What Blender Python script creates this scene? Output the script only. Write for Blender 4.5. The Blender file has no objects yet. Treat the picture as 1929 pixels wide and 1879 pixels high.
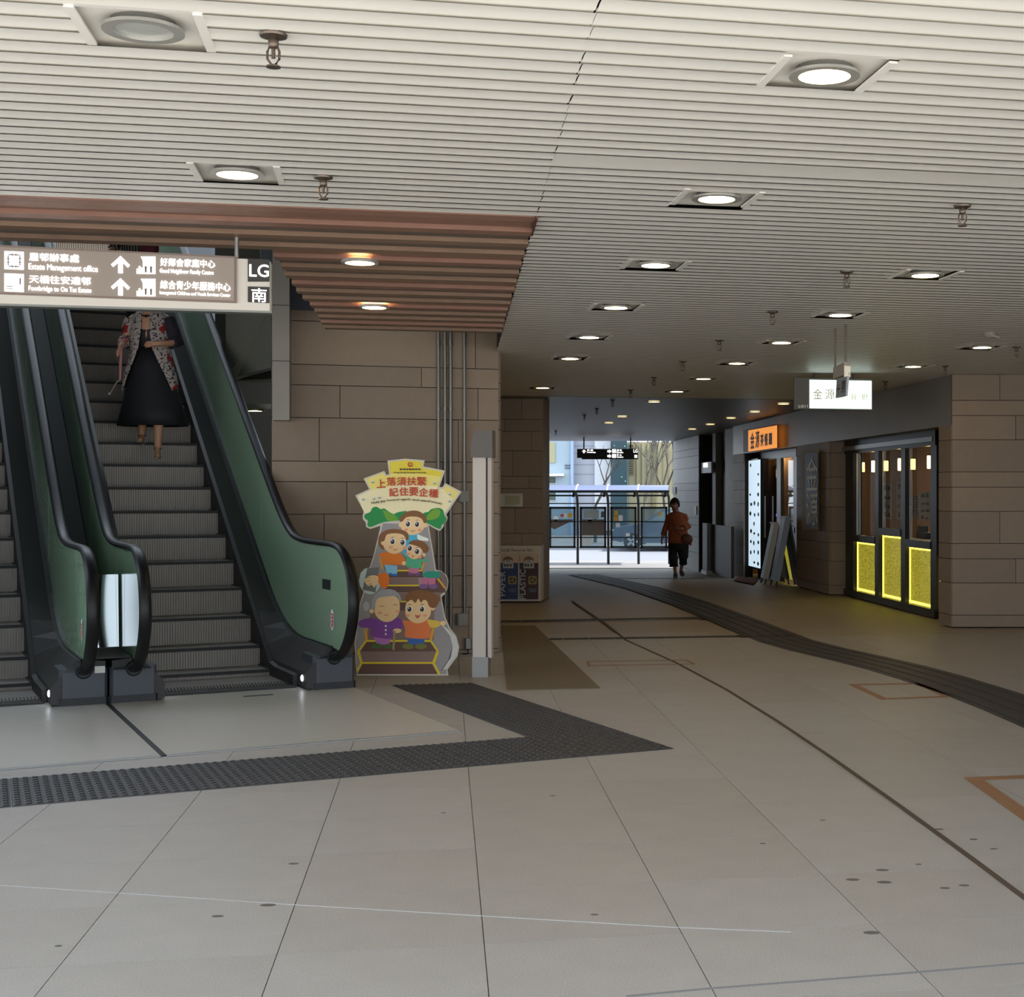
import bpy, bmesh, math, random
from mathutils import Vector, Matrix
random.seed(7)
SC = bpy.context.scene
C = SC.collection
# ------------------------------------------------------------------ camera
F, PX, HY, CH = 2750.0, 1300.0, 930.0, 1.55      # focal length, principal point (pixels of 1929x1879), eye height
CEIL = 2.93
cam = bpy.data.cameras.new('camera')
cam.sensor_fit = 'HORIZONTAL'; cam.sensor_width = 36.0
cam.lens = F / 1929 * 36.0
cam.shift_x = -(PX - 964.5) / 1929
cam.shift_y = -(939.5 - HY) / 1929
cam.clip_end = 400
camo = bpy.data.objects.new('camera', cam); C.objects.link(camo)
camo.location = (0, 0, CH); camo.rotation_euler = (math.pi / 2, 0, 0)
SC.camera = camo
# ------------------------------------------------------------------ world, sun, exposure
SKY_COL, SKY_STR = (0.78, 0.885, 1.0), 2.9
SUN_STR, SUN_EL, SUN_AZ = 12.0, 58, 96            # azimuth: clockwise from +Y
world = bpy.data.worlds.new('sky'); SC.world = world; world.use_nodes = True
bg = world.node_tree.nodes['Background']
bg.inputs[0].default_value = (*SKY_COL, 1); bg.inputs[1].default_value = SKY_STR
sl = bpy.data.lights.new('sun', 'SUN'); sl.energy = SUN_STR; sl.angle = 0.01; sl.color = (1, 0.95, 0.88)
so = bpy.data.objects.new('sun', sl); C.objects.link(so)
_a, _e = math.radians(SUN_AZ), math.radians(SUN_EL)
so.rotation_euler = Vector((math.sin(_a) * math.cos(_e), math.cos(_a) * math.cos(_e), math.sin(_e))).to_track_quat('Z', 'Y').to_euler()
so.location = (0, 0, 30)
LAMP = 38.0                                      # radiance of the downlights
vs = SC.view_settings
vs.view_transform = 'Standard'; vs.look = 'None'; vs.gamma = 1.0; vs.exposure = 0.0
try: vs.use_curve_mapping = False
except Exception: pass
SC.cycles.max_bounces = 8; SC.cycles.diffuse_bounces = 5; SC.cycles.glossy_bounces = 4; SC.cycles.transparent_max_bounces = 12
SC.cycles.caustics_reflective = False; SC.cycles.caustics_refractive = False
SC.cycles.sample_clamp_indirect = 6.0

# ------------------------------------------------------------------ helpers: projection of measured points onto real planes
def at(x, y, D): return Vector(((x - PX) / F * D, D, CH - (y - HY) / F * D))
def fl(x, y, z=0.0): return at(x, y, (CH - z) * F / (y - HY))
def ce(x, y, z=CEIL): return at(x, y, (z - CH) * F / (HY - y))
def ground(D):                                    # the passage floor dips towards the street
    pts = ((24, 0), (30, -.12), (38, -.42), (500, -.42))
    if D <= 24: return 0.0
    for (a, b), (c, d) in zip(pts, pts[1:]):
        if D <= c: return b + (d - b) * (D - a) / (c - a)
    return -.42
# ------------------------------------------------------------------ helpers: materials
def lin(c):
    return tuple(((v / 255) / 12.92 if v / 255 <= .04045 else ((v / 255 + .055) / 1.055) ** 2.4) for v in c)
MATS = {}
def mat(name, col, rough=.6, metal=0., noise=0., nscale=20., bump=0., bscale=60., emit=None, estr=0., spec=.5, stretch=None, speck=0.):
    if name in MATS: return MATS[name]
    m = bpy.data.materials.new(name); m.use_nodes = True
    nt = m.node_tree; N = nt.nodes; L = nt.links
    p = N['Principled BSDF']
    c = (*lin(col), 1)
    p.inputs['Base Color'].default_value = c
    p.inputs['Roughness'].default_value = rough; p.inputs['Metallic'].default_value = metal
    p.inputs['Specular IOR Level'].default_value = spec
    if noise or bump or speck:
        tc = N.new('ShaderNodeTexCoord'); mp = N.new('ShaderNodeMapping'); L.new(tc.outputs['Object'], mp.inputs[0])
        if stretch: mp.inputs['Scale'].default_value = stretch
    if noise or speck:
        nz = N.new('ShaderNodeTexNoise'); nz.inputs['Scale'].default_value = nscale; nz.inputs['Detail'].default_value = 6
        L.new(mp.outputs[0], nz.inputs['Vector'])
        mr = N.new('ShaderNodeMapRange'); L.new(nz.outputs['Fac'], mr.inputs[0])
        mr.inputs[1].default_value = .25; mr.inputs[2].default_value = .75
        mr.inputs[3].default_value = 1 - noise; mr.inputs[4].default_value = 1 + noise
        out = mr.outputs[0]
        if speck:
            n2 = N.new('ShaderNodeTexNoise'); n2.inputs['Scale'].default_value = 160; n2.inputs['Detail'].default_value = 2
            L.new(tc.outputs['Object'], n2.inputs['Vector'])
            m2 = N.new('ShaderNodeMapRange'); L.new(n2.outputs['Fac'], m2.inputs[0])
            m2.inputs[1].default_value = .3; m2.inputs[2].default_value = .7
            m2.inputs[3].default_value = 1 - speck; m2.inputs[4].default_value = 1 + speck
            mu = N.new('ShaderNodeMath'); mu.operation = 'MULTIPLY'; L.new(out, mu.inputs[0]); L.new(m2.outputs[0], mu.inputs[1]); out = mu.outputs[0]
        vm = N.new('ShaderNodeVectorMath'); vm.operation = 'SCALE'; vm.inputs[0].default_value = c[:3]
        L.new(out, vm.inputs['Scale']); L.new(vm.outputs[0], p.inputs['Base Color'])
    if bump:
        nb = N.new('ShaderNodeTexNoise'); nb.inputs['Scale'].default_value = bscale; L.new(mp.outputs[0], nb.inputs['Vector'])
        bp = N.new('ShaderNodeBump'); bp.inputs['Strength'].default_value = bump; bp.inputs['Distance'].default_value = .01
        L.new(nb.outputs['Fac'], bp.inputs['Height']); L.new(bp.outputs[0], p.inputs['Normal'])
    if emit is not None:
        p.inputs['Emission Color'].default_value = (*lin(emit), 1); p.inputs['Emission Strength'].default_value = estr
    MATS[name] = m
    return m
def glass(name, col, clear=.7, rough=.03, tint=None):
    if name in MATS: return MATS[name]
    m = bpy.data.materials.new(name); m.use_nodes = True
    nt = m.node_tree; N = nt.nodes; L = nt.links
    p = N['Principled BSDF']; p.inputs['Base Color'].default_value = (*lin(col), 1); p.inputs['Roughness'].default_value = rough
    t = N.new('ShaderNodeBsdfTransparent'); t.inputs[0].default_value = (*(tint or (1, 1, 1)), 1)
    mx = N.new('ShaderNodeMixShader'); mx.inputs[0].default_value = clear
    L.new(p.outputs[0], mx.inputs[1]); L.new(t.outputs[0], mx.inputs[2])
    L.new(mx.outputs[0], N['Material Output'].inputs[0])
    MATS[name] = m
    return m
# ------------------------------------------------------------------ helpers: meshes
class MB:
    def __init__(s): s.v = []; s.f = []; s.m = []
    def add(s, vs_, fs_, mi=0):
        o = len(s.v); s.v += [tuple(p) for p in vs_]; s.f += [tuple(i + o for i in f) for f in fs_]; s.m += [mi] * len(fs_)
        return s
    def box(s, c, size, X=(1, 0, 0), Y=(0, 1, 0), Z=(0, 0, 1), mi=0):
        c, X, Y, Z = Vector(c), Vector(X), Vector(Y), Vector(Z); h = [d / 2 for d in size]
        vs_ = [c + X * h[0] * i + Y * h[1] * j + Z * h[2] * k for i in (-1, 1) for j in (-1, 1) for k in (-1, 1)]
        return s.add(vs_, [(0, 1, 3, 2), (4, 6, 7, 5), (0, 4, 5, 1), (2, 3, 7, 6), (0, 2, 6, 4), (1, 5, 7, 3)], mi)
    def bbox(s, c, size, bev, X=(1, 0, 0), Y=(0, 1, 0), Z=(0, 0, 1), mi=0):   # box with its four long Z edges chamfered
        hx, hy = size[0] / 2, size[1] / 2
        pts = [(-hx + bev, -hy), (hx - bev, -hy), (hx, -hy + bev), (hx, hy - bev), (hx - bev, hy), (-hx + bev, hy), (-hx, hy - bev), (-hx, -hy + bev)]
        c, X, Y, Z = Vector(c), Vector(X), Vector(Y), Vector(Z)
        return s.prism([c + X * a + Y * b - Z * size[2] / 2 for a, b in pts], Z * size[2], mi)
    def prism(s, poly, d, mi=0):                   # polygon (3-D points) swept by vector d
        n = len(poly); d = Vector(d); poly = [Vector(p) for p in poly]
        vs_ = poly + [p + d for p in poly]
        return s.add(vs_, [tuple(range(n - 1, -1, -1)), tuple(range(n, 2 * n))] + [(i, (i + 1) % n, n + (i + 1) % n, n + i) for i in range(n)], mi)
    def poly(s, pts, mi=0): return s.add(pts, [tuple(range(len(pts)))], mi)
    def tube(s, path, r, n=8, mi=0, caps=True, up=None):
        path = [Vector(p) for p in path]; k = len(path); rings = []
        for i, p in enumerate(path):
            t = (path[min(i + 1, k - 1)] - path[max(i - 1, 0)]).normalized()
            u = Vector(up) if up else (Vector((0, 0, 1)) if abs(t.z) < .95 else Vector((1, 0, 0)))
            a = t.cross(u).normalized(); b = a.cross(t).normalized()
            rr = r[i] if isinstance(r, (list, tuple)) else r
            rx, ry = rr if isinstance(rr, tuple) else (rr, rr)
            rings.append([p + a * rx * math.cos(2 * math.pi * j / n) + b * ry * math.sin(2 * math.pi * j / n) for j in range(n)])
        return s.loft(rings, caps, mi)
    def loft(s, rings, caps=True, mi=0, closed=True):
        n = len(rings[0]); vs_ = [p for r in rings for p in r]; fs_ = []
        for i in range(len(rings) - 1):
            for j in range(n if closed else n - 1):
                a, b = i * n + j, i * n + (j + 1) % n
                fs_.append((a, b, b + n, a + n))
        if caps: fs_ += [tuple(range(n - 1, -1, -1)), tuple(range((len(rings) - 1) * n, len(rings) * n))]
        return s.add(vs_, fs_, mi)
    def lathe(s, c, prof, n=20, axis='Z', mi=0, caps=True):
        c = Vector(c); rings = []
        for r, h in prof:
            ring = []
            for j in range(n):
                a = 2 * math.pi * j / n
                ring.append(c + (Vector((r * math.cos(a), r * math.sin(a), h)) if axis == 'Z' else Vector((r * math.cos(a), h, r * math.sin(a)))))
            rings.append(ring)
        return s.loft(rings, caps, mi)
    def sphere(s, c, r, mi=0, n=14, k=9, X=(1, 0, 0), Y=(0, 1, 0), Z=(0, 0, 1)):
        c, X, Y, Z = Vector(c), Vector(X), Vector(Y), Vector(Z); r = r if isinstance(r, tuple) else (r, r, r)
        rings = []
        for i in range(k + 1):
            t = math.pi * i / k; q = max(math.sin(t), .001)
            rings.append([c + X * r[0] * q * math.cos(2 * math.pi * j / n) + Y * r[1] * q * math.sin(2 * math.pi * j / n) - Z * r[2] * math.cos(t) for j in range(n)])
        return s.loft(rings, True, mi)
    def mesh(s, name, ms, smooth=False):
        me = bpy.data.meshes.new(name); me.from_pydata(s.v, [], s.f); me.update()
        for m in (ms if isinstance(ms, (list, tuple)) else [ms]): me.materials.append(m)
        for p, i in zip(me.polygons, s.m): p.material_index = i
        b = bmesh.new(); b.from_mesh(me); bmesh.ops.recalc_face_normals(b, faces=b.faces); b.to_mesh(me); b.free()
        if smooth:
            me.shade_smooth()
            try: me.set_sharp_from_angle(angle=math.radians(40))
            except Exception: pass
        return me
    def build(s, name, ms, parent=None, smooth=False, loc=None):
        return obj(name, s.mesh(name, ms, smooth), parent, loc)
def obj(name, me, parent=None, loc=None):
    o = bpy.data.objects.new(name, me); C.objects.link(o)
    if parent is not None:
        o.parent = parent
        r = parent
        tot = Vector()
        while r is not None: tot += r.location; r = r.parent
        o.location = (Vector(loc) if loc is not None else Vector()) - tot
    elif loc is not None: o.location = loc
    return o
def tag(o, label=None, cat=None, group=None, kind=None):
    if label: o['label'] = label
    if cat: o['category'] = cat
    if group: o['group'] = group
    if kind: o['kind'] = kind
    return o
def thing(name, label, cat, loc, group=None):
    o = bpy.data.objects.new(name, None); C.objects.link(o); o.location = loc; o.empty_display_size = .1
    return tag(o, label, cat, group)
def struct(name, mb, ms, label=None):
    o = mb.build(name, ms); o['kind'] = 'structure'
    if label: o['label'] = label
    return o
_txt = {}
def text_data(s):
    if s not in _txt:
        cu = bpy.data.curves.new('t', 'FONT'); cu.body = s; cu.resolution_u = 3
        o = bpy.data.objects.new('t', cu); C.objects.link(o)
        dg = bpy.context.evaluated_depsgraph_get(); me = bpy.data.meshes.new_from_object(o.evaluated_get(dg))
        V = [(v.co.x, v.co.y) for v in me.vertices]; P = [tuple(p.vertices) for p in me.polygons]
        bpy.data.objects.remove(o); bpy.data.curves.remove(cu); bpy.data.meshes.remove(me)
        if V:
            x0 = min(v[0] for v in V); x1 = max(v[0] for v in V); y0 = min(v[1] for v in V); y1 = max(v[1] for v in V)
        else: x0 = y0 = 0; x1 = y1 = 1
        _txt[s] = (V, P, x0, x1, y0, y1)
    return _txt[s]
def letters(mb, s, o, right, up, w, h, mi=0, bold=0.0, off=(0, 0, 0)):
    """lettering fitted into the w x h box whose lower left corner is o"""
    V, P, x0, x1, y0, y1 = text_data(s)
    o, right, up = Vector(o), Vector(right), Vector(up)
    sx, sy = w / (x1 - x0), h / (y1 - y0)
    nn = right.cross(up).normalized() * .0004
    for i_, (bx_, by_) in enumerate([(0, 0)] if not bold else [(-bold, 0), (bold, 0), (0, bold), (0, -bold)]):
        mb.add([o + right * ((x - x0) * sx + bx_) + up * ((y - y0) * sy + by_) + nn * i_ for x, y in V], P, mi)
def skin(name, joints, edges, root, m, parent, sub=2):
    """continuous body surface grown round a skeleton: joints {k: (point, rx, ry)}"""
    keys = list(joints); ix = {k: i for i, k in enumerate(keys)}
    me = bpy.data.meshes.new(name); me.from_pydata([tuple(joints[k][0]) for k in keys], [(ix[a], ix[b]) for a, b in edges], [])
    o = bpy.data.objects.new(name, me); C.objects.link(o)
    md = o.modifiers.new('s', 'SKIN'); md.use_smooth_shade = True
    for i, k in enumerate(keys):
        sv = me.skin_vertices[0].data[i]; sv.radius = joints[k][1:3]; sv.use_root = (k == root)
    sb = o.modifiers.new('d', 'SUBSURF'); sb.levels = sub; sb.render_levels = sub
    dg = bpy.context.evaluated_depsgraph_get(); m2 = bpy.data.meshes.new_from_object(o.evaluated_get(dg))
    bpy.data.objects.remove(o); m2.materials.clear(); m2.materials.append(m); m2.shade_smooth()
    return obj(name, m2, parent)
def subdiv(o, lv=1):
    md = o.modifiers.new('d', 'SUBSURF'); md.levels = lv; md.render_levels = lv; return o
def ring_prof(mb, c, r0, r1, z0, z1, n=28, mi=0):
    rings = [[Vector((c.x + r * math.cos(2 * math.pi * j / n), c.y + r * math.sin(2 * math.pi * j / n), c.z + z)) for j in range(n)] for r, z in ((r1, z1), (r1, z0), (r0, z0), (r0, z1))]
    mb.loft(rings, False, mi)
UP = Vector((0, 0, 1))

# ------------------------------------------------------------------ palette
M_slat = mat('white painted ceiling slat', (238, 235, 228), .38, noise=.02, nscale=3)
M_backing = mat('dark ceiling void', (46, 43, 40), .9)
M_ceil_far = mat('white ceiling darkened as shade', (96, 92, 84), .4, noise=.02, nscale=3)  # far part of the white slats, its dimness put into a darker colour
M_stone = mat('taupe stone cladding', (142, 123, 104), .55, noise=.05, nscale=8, bump=.03, bscale=180, speck=.05)
M_stone2 = mat('taupe stone cladding pale', (149, 129, 109), .55, noise=.05, nscale=8, bump=.03, bscale=180, speck=.05)
M_joint = mat('dark open joint', (38, 34, 30), .9)
M_granite = mat('grey granite floor tile', (171, 168, 164), .5, noise=.05, nscale=5, speck=.16)
M_granite2 = mat('grey granite floor tile warm', (168, 164, 159), .5, noise=.05, nscale=5, speck=.16)
M_floor = mat('granite floor', (168, 158, 144), .5, noise=.06, nscale=2.5, speck=.16)
M_grout = mat('floor joint', (96, 90, 82), .9)
M_tact = mat('charcoal tactile paving', (58, 58, 60), .55, noise=.08, nscale=12)
M_drain = mat('dark drain cover', (44, 38, 30), .6)
M_steel = mat('brushed steel', (170, 170, 168), .32, 1., noise=.08, nscale=6, stretch=(1, 30, 1), bump=.05, bscale=20)
M_plate = mat('brushed landing plate', (204, 200, 192), .34, .2, noise=.06, nscale=7, stretch=(1.5, 12, 1), bump=.05, bscale=14)
M_alu = mat('grey painted metal cladding', (134, 127, 118), .4, .2, noise=.04, nscale=3)
M_void = mat('dark blue grey panel', (62, 68, 76), .5)
M_black = mat('black rubber handrail', (15, 16, 18), .42, spec=.35)
M_blackmat = mat('matt black frame', (28, 27, 26), .5)
M_dark = mat('dark grey deck', (54, 52, 52), .6, .1)
M_box = mat('slate blue grey newel casing', (58, 62, 68), .45)
M_plinth = mat('black plinth', (20, 22, 26), .5)
M_step = mat('grey grooved step metal', (146, 139, 132), .5, .25, noise=.05, nscale=10)
M_stepd = mat('dark step edge', (36, 35, 34), .6)
M_white = mat('white paint', (226, 224, 218), .45)
M_print = mat('white print', (252, 252, 250), .6)
M_cream = mat('cream white metal', (206, 196, 186), .45)
M_bright = mat('bright lamp lens', (255, 252, 235), .4, emit=(255, 216, 152), estr=LAMP)
M_ring = mat('silver white lamp ring', (190, 188, 182), .3, .5)
M_brass = mat('dull brass sprinkler', (104, 92, 82), .35, .8)
M_mirror = mat('polished steel mirror', (215, 220, 222), .03, 1.)
M_glassgreen = glass('green tinted balustrade glass', (150, 178, 148), .16, .15, (.5, .72, .6))
def fresnel_glass(name, tint):
    m = bpy.data.materials.new(name); m.use_nodes = True; N = m.node_tree.nodes; L = m.node_tree.links
    N.remove(N['Principled BSDF']); t = N.new('ShaderNodeBsdfTransparent'); t.inputs[0].default_value = (*tint, 1)
    gl = N.new('ShaderNodeBsdfGlossy'); gl.inputs['Roughness'].default_value = .02; fr = N.new('ShaderNodeFresnel'); fr.inputs[0].default_value = 1.5
    mx = N.new('ShaderNodeMixShader'); ge = N.new('ShaderNodeNewGeometry'); mu = N.new('ShaderNodeMath'); mu.operation = 'SUBTRACT'; mu.use_clamp = True; L.new(fr.outputs[0], mu.inputs[0]); L.new(ge.outputs['Backfacing'], mu.inputs[1]); L.new(mu.outputs[0], mx.inputs[0]); L.new(t.outputs[0], mx.inputs[1]); L.new(gl.outputs[0], mx.inputs[2]); L.new(mx.outputs[0], N['Material Output'].inputs[0])
    MATS[name] = m; return m
M_pane = fresnel_glass('clear shop glass', (.92, .93, .92))

# ================================================================== THE SETTING
# ---- outside ground and the floor
g = MB()
g.box((0, -20, -.15), (80, 48, .28))
struct('ground_forecourt', g, mat('pale paved forecourt', (205, 200, 192), .8, noise=.05, nscale=2), 'pale paved forecourt in front of the arcade')
ys = [2, 24, 27, 30, 34, 38.4]
g = MB()
for a, b in zip(ys, ys[1:]):
    za, zb = ground(a), ground(b)
    xl, xr = -12, 9
    g.prism([(xl, a, za - .012), (xr, a, za - .012), (xr, b, zb - .012), (xl, b, zb - .012)], (0, 0, -.12))
FLOOR = struct('floor', g, M_floor, 'granite arcade floor')
# granite tiles laid on the floor, near part one by one
TA = math.radians(9.6); tp = Vector((math.cos(TA), math.sin(TA), 0)); tq = Vector((-math.sin(TA), math.cos(TA), 0)); TS = .69
tile_me = [MB().box((0, 0, -.006), (TS - .0035, TS - .0035, .012), tp, tq).mesh('floor_tile', m) for m in (M_granite, M_granite2)]
g = MB()
for i in range(-12, 12):
    for j in range(-4, 16):
        c = tp * (.139 + TS * (i + .5)) + tq * (5.066 + TS * (j + .5))
        if c.y < 2.6: continue
        px = PX + F * c.x / c.y; py = HY + F * CH / c.y
        if -260 < px < 2190 and py < 2300 and c.y < 13.5 and py > 1250:
            obj('floor_tile', random.choice(tile_me), FLOOR, c)
        elif -900 < px < 2900 and c.y < 16:
            g.box(c + Vector((0, 0, -.006)), (TS - .0035, TS - .0035, .012), tp, tq)
o = g.build('further_floor_tiles', M_granite, FLOOR); o['kind'] = 'stuff'
# expansion joint, curving from lower right to the passage
def ribbon(pts, wid, z, mb, mi=0, h=.004):
    P = [fl(x, y) for x, y in pts]
    for a, b in zip(P, P[1:]):
        t = (b - a).normalized(); n = Vector((-t.y, t.x, 0)) * wid / 2
        za, zb = ground(a.y) + z, ground(b.y) + z
        mb.prism([Vector((a.x, a.y, za)) - n, Vector((b.x, b.y, zb)) - n, Vector((b.x, b.y, zb)) + n, Vector((a.x, a.y, za)) + n], (0, 0, h))
g = MB(); ribbon([(2300, 1990), (2100, 1822), (1990, 1737), (1929, 1692), (1830, 1618), (1690, 1516), (1560, 1424), (1462, 1358), (1370, 1301), (1275, 1250), (1180, 1207), (1140, 1175), (1110, 1155), (1078, 1133)], .028, .0005, g, h=.003)
g.build('expansion_joint', mat('brown joint filler', (84, 70, 58), .8), FLOOR)
# chalk line scratches on the tiles
g = MB(); ribbon([(-30, 1667), (340, 1691), (560, 1706), (1270, 1748), (1490, 1757)], .006, .0005, g, h=.001)
g.build('chalk_line', mat('pale chalk', (206, 208, 210), .9), FLOOR)
g = MB(); ribbon([(1180, 1878), (1330, 1864), (1700, 1835), (1960, 1813)], .014, .0005, g, h=.001)
g.build('chalk_line', mat('grey scuff', (132, 132, 134), .9), FLOOR)
# dark stains
M_stain = mat('dark floor spot', (104, 98, 92), .8)
for x, y in ((1550, 1546), (1606, 1658), (1666, 1663), (1780, 1674), (1816, 1669), (1437, 1590), (1730, 1629), (1834, 1582), (1872, 1600), (1662, 1640), (1120, 1724), (835, 1532), (505, 1706), (553, 1628), (1041, 1500), (410, 1727), (110, 1783), (1769, 1563), (1642, 1758)):
    c = fl(x, y); r = random.uniform(.008, .02)
    g = MB(); g.prism([c + Vector((r * 1.6 * math.cos(t * .9), r * math.sin(t * .9), .0006)) for t in range(7)], (0, 0, .0006))
    g.build('floor_spot', M_stain, FLOOR)
# drain slots across the passage
def drain(x0, y0, x1, y1, n, wid):
    for k in range(n):
        a = (x0 + (x1 - x0) * k / n, y0 + (y1 - y0) * k / n); b = (x0 + (x1 - x0) * (k + .965) / n, y0 + (y1 - y0) * (k + .965) / n)
        g = MB(); ribbon([a, b], wid, .001, g, h=.005); g.build('drain_cover', M_drain, FLOOR)
drain(938, 1171, 1330, 1164, 9, .12); drain(965, 1206, 1400, 1199.5, 9, .14)
drain(1318, 1165.5, 1405, 1164, 2, .22); drain(1392, 1200, 1497, 1198, 2, .24); drain(1112, 1082.5, 1330, 1082.5, 4, .1)
# warm brown inspection-cover frames
M_cover = mat('rust brown cover frame', (150, 112, 82), .6, noise=.15, nscale=30)
def frame_cover(p, wid):
    P = [fl(x, y) + Vector((0, 0, .001)) for x, y in p]; c = sum(P, Vector()) / len(P)
    for a, b in zip(P, P[1:] + P[:1]):
        t = (b - a).normalized(); n = Vector((-t.y, t.x, 0)); n = n if n.dot(c - a) > 0 else -n
        g = MB(); g.prism([a, b, b + n * wid - t * wid, a + n * wid + t * wid], (0, 0, .003)); g.build('cover_frame', M_cover, FLOOR)
frame_cover([(1598, 1290), (1735, 1288), (1795, 1314), (1660, 1319)], .06)
frame_cover([(1815, 1466), (2010, 1459), (2180, 1560), (1960, 1570)], .09)
frame_cover([(1105, 1247), (1295, 1244), (1310, 1252), (1108, 1255)], .02)

# ---- tactile paving beside the escalators: tiles with studs
EA = math.radians(29.0)
EA_A = Vector((-math.sin(EA), math.cos(EA), 0)); EA_B = Vector((math.cos(EA), math.sin(EA), 0)); EO = fl(590, 1302)
def E3(u, w, z=0.): return EO + EA_B * u + EA_A * w + Vector((0, 0, z))
def uw(p): d = p - EO; return d.dot(EA_B), d.dot(EA_A)
def stud_tile(quad, nu, nw, name='tactile_tile'):
    """quad: four floor points a (near left) b c d; raised studs in nu x nw rows"""
    a, b, c, d = [Vector(p) for p in quad]
    g = MB(); up = Vector((0, 0, .004)); g.prism([a, b, c, d], up)
    def q(s, t): return (a * (1 - s) + b * s) * (1 - t) + (d * (1 - s) + c * s) * t
    for i in range(nu):
        for j in range(nw):
            s0, s1 = (i + .16) / nu, (i + .84) / nu; t0, t1 = (j + .16) / nw, (j + .84) / nw
            base = [q(s0, t0) + up, q(s1, t0) + up, q(s1, t1) + up, q(s0, t1) + up]
            e = .22; sc = (s1 - s0) * e; tcx = (t1 - t0) * e; h = Vector((0, 0, .0105))
            top = [q(s0 + sc, t0 + tcx) + h, q(s1 - sc, t0 + tcx) + h, q(s1 - sc, t1 - tcx) + h, q(s0 + sc, t1 - tcx) + h]
            g.loft([base, top], True)
    c0 = (a + b + c + d) / 4; g.v = [tuple(Vector(v) - c0) for v in g.v]
    return g.build(name, M_tact, FLOOR, loc=c0)
pA0, pA1 = fl(0, 1523), fl(1269, 1411.5)          # front edge of the long strip
pB0, pB1 = fl(0, 1470), fl(995, 1390)             # rear edge
dA = (pA1 - pA0).normalized(); dB = (pB1 - pB0).normalized()
n = 12; LEN0 = -.55
A0 = pA0 + dA * LEN0; B0 = pB0 + dB * LEN0
LA = (pA1 - A0).length - .62
for k in range(n):
    s0, s1 = k / n, (k + .985) / n
    B_end = pB1 - Vector((0, 0, 0))
    q0, q1 = A0 + dA * LA * s0, A0 + dA * LA * s1
    r0, r1 = B0 + (B_end - B0) * s0, B0 + (B_end - B0) * s1
    stud_tile([q0, q1, r1, r0], 6, 12)
# corner piece and the arm running towards the wall
arm_l = [fl(995, 1390), fl(738, 1292)]; arm_r = [pA1, fl(889, 1288)]
q_in = A0 + dA * LA
g = stud_tile([q_in, pA1, arm_r[0].lerp(arm_r[1], .16), arm_l[0]], 10, 8)
for k in range(5):
    s0, s1 = k / 5, (k + .985) / 5
    R0, L0 = arm_r[0].lerp(arm_r[1], .165), arm_l[0]
    stud_tile([R0.lerp(arm_r[1], s0), R0.lerp(arm_r[1], s1), L0.lerp(arm_l[1], s1), L0.lerp(arm_l[1], s0)], 10, 12)
# guiding strip curving through the passage: ribbed tiles
gp = [(1098, 1072), (1130, 1082), (1180, 1098), (1240, 1117), (1300, 1137), (1352, 1157), (1400, 1176), (1440, 1192), (1480, 1208), (1540, 1224), (1620, 1242), (1690, 1259), (1760, 1279), (1850, 1308), (1929, 1337), (2010, 1370), (2120, 1425), (2260, 1510)]
GP = []
for (x0, y0), (x1, y1) in zip(gp, gp[1:]):
    nseg = max(1, round((fl(x1, y1) - fl(x0, y0)).length / .5))
    for k in range(nseg):
        p = fl(x0 + (x1 - x0) * k / nseg, y0 + (y1 - y0) * k / nseg); GP.append(p)
GP.append(fl(*gp[-1]))
nrm = []
for i in range(len(GP)):
    t = (GP[min(i + 1, len(GP) - 1)] - GP[max(i - 1, 0)]).normalized(); nrm.append(Vector((-t.y, t.x, 0)))
for i in range(len(GP) - 1):
    a, b, na, nb = GP[i], GP[i + 1], nrm[i], nrm[i + 1]
    a = Vector((a.x, a.y, ground(a.y))); b = Vector((b.x, b.y, ground(b.y))); b = a.lerp(b, .985)
    g = MB(); W = .3; up = Vector((0, 0, .004))
    g.prism([a - na * W, b - nb * W, b + nb * W, a + na * W], up)
    for r_ in (-.225, -.075, .075, .225):
        g.prism([a + na * (r_ - .022) + up, b + nb * (r_ - .022) + up, b + nb * (r_ + .022) + up, a + na * (r_ + .022) + up], (0, 0, .005))
    g.build('guiding_tile', M_tact, FLOOR)

# ---- white slatted ceiling
PH = math.radians(12.0); cs, sn = math.cos(PH), math.sin(PH)
def SV(s, v, z=CEIL): return Vector((s * cs - v * sn, s * sn + v * cs, z))
def sv(p): return p.x * cs + p.y * sn, -p.x * sn + p.y * cs
def s_on_line(v, x0, d0, k):                       # s where the row v meets X = x0 + k (Y - d0)
    # s*cs - v*sn = x0 + k (s*sn + v*cs - d0)
    return (x0 + v * sn + k * (v * cs - d0)) / (cs - k * sn)
XS = (-.773, 7.326, -.161)                         # right-hand edge of the timber soffit and its extension
HOLE = (-2.385, 8.25, -.165)                       # right-hand edge of the escalator opening
V_SOF, V_HOLE, V_END = 7.27, 8.52, 12.95
g = MB(); zt = CEIL + .045
def ceil_poly(mb, pts): mb.prism(pts, (0, 0, .25))
ceil_poly(g, [SV(-12, 2.2, zt), SV(12, 2.2, zt), SV(12, V_HOLE, zt), SV(-12, V_HOLE, zt)])
ceil_poly(g, [SV(s_on_line(V_HOLE, *HOLE), V_HOLE, zt), SV(12, V_HOLE, zt), SV(12, V_END, zt), SV(s_on_line(V_END, *HOLE), V_END, zt)])
ceil_poly(g, [SV(s_on_line(V_END, *XS), V_END, zt), SV(12, V_END, zt), SV(12, 20.8, zt), SV(s_on_line(20.8, *XS) - .9, 20.8, zt), SV(s_on_line(14.75, *XS) - .9, 14.75, zt), SV(s_on_line(14.7, *XS), 14.7, zt)])
CEILING = struct('ceiling', g, M_backing, 'white slatted arcade ceiling')
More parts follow.
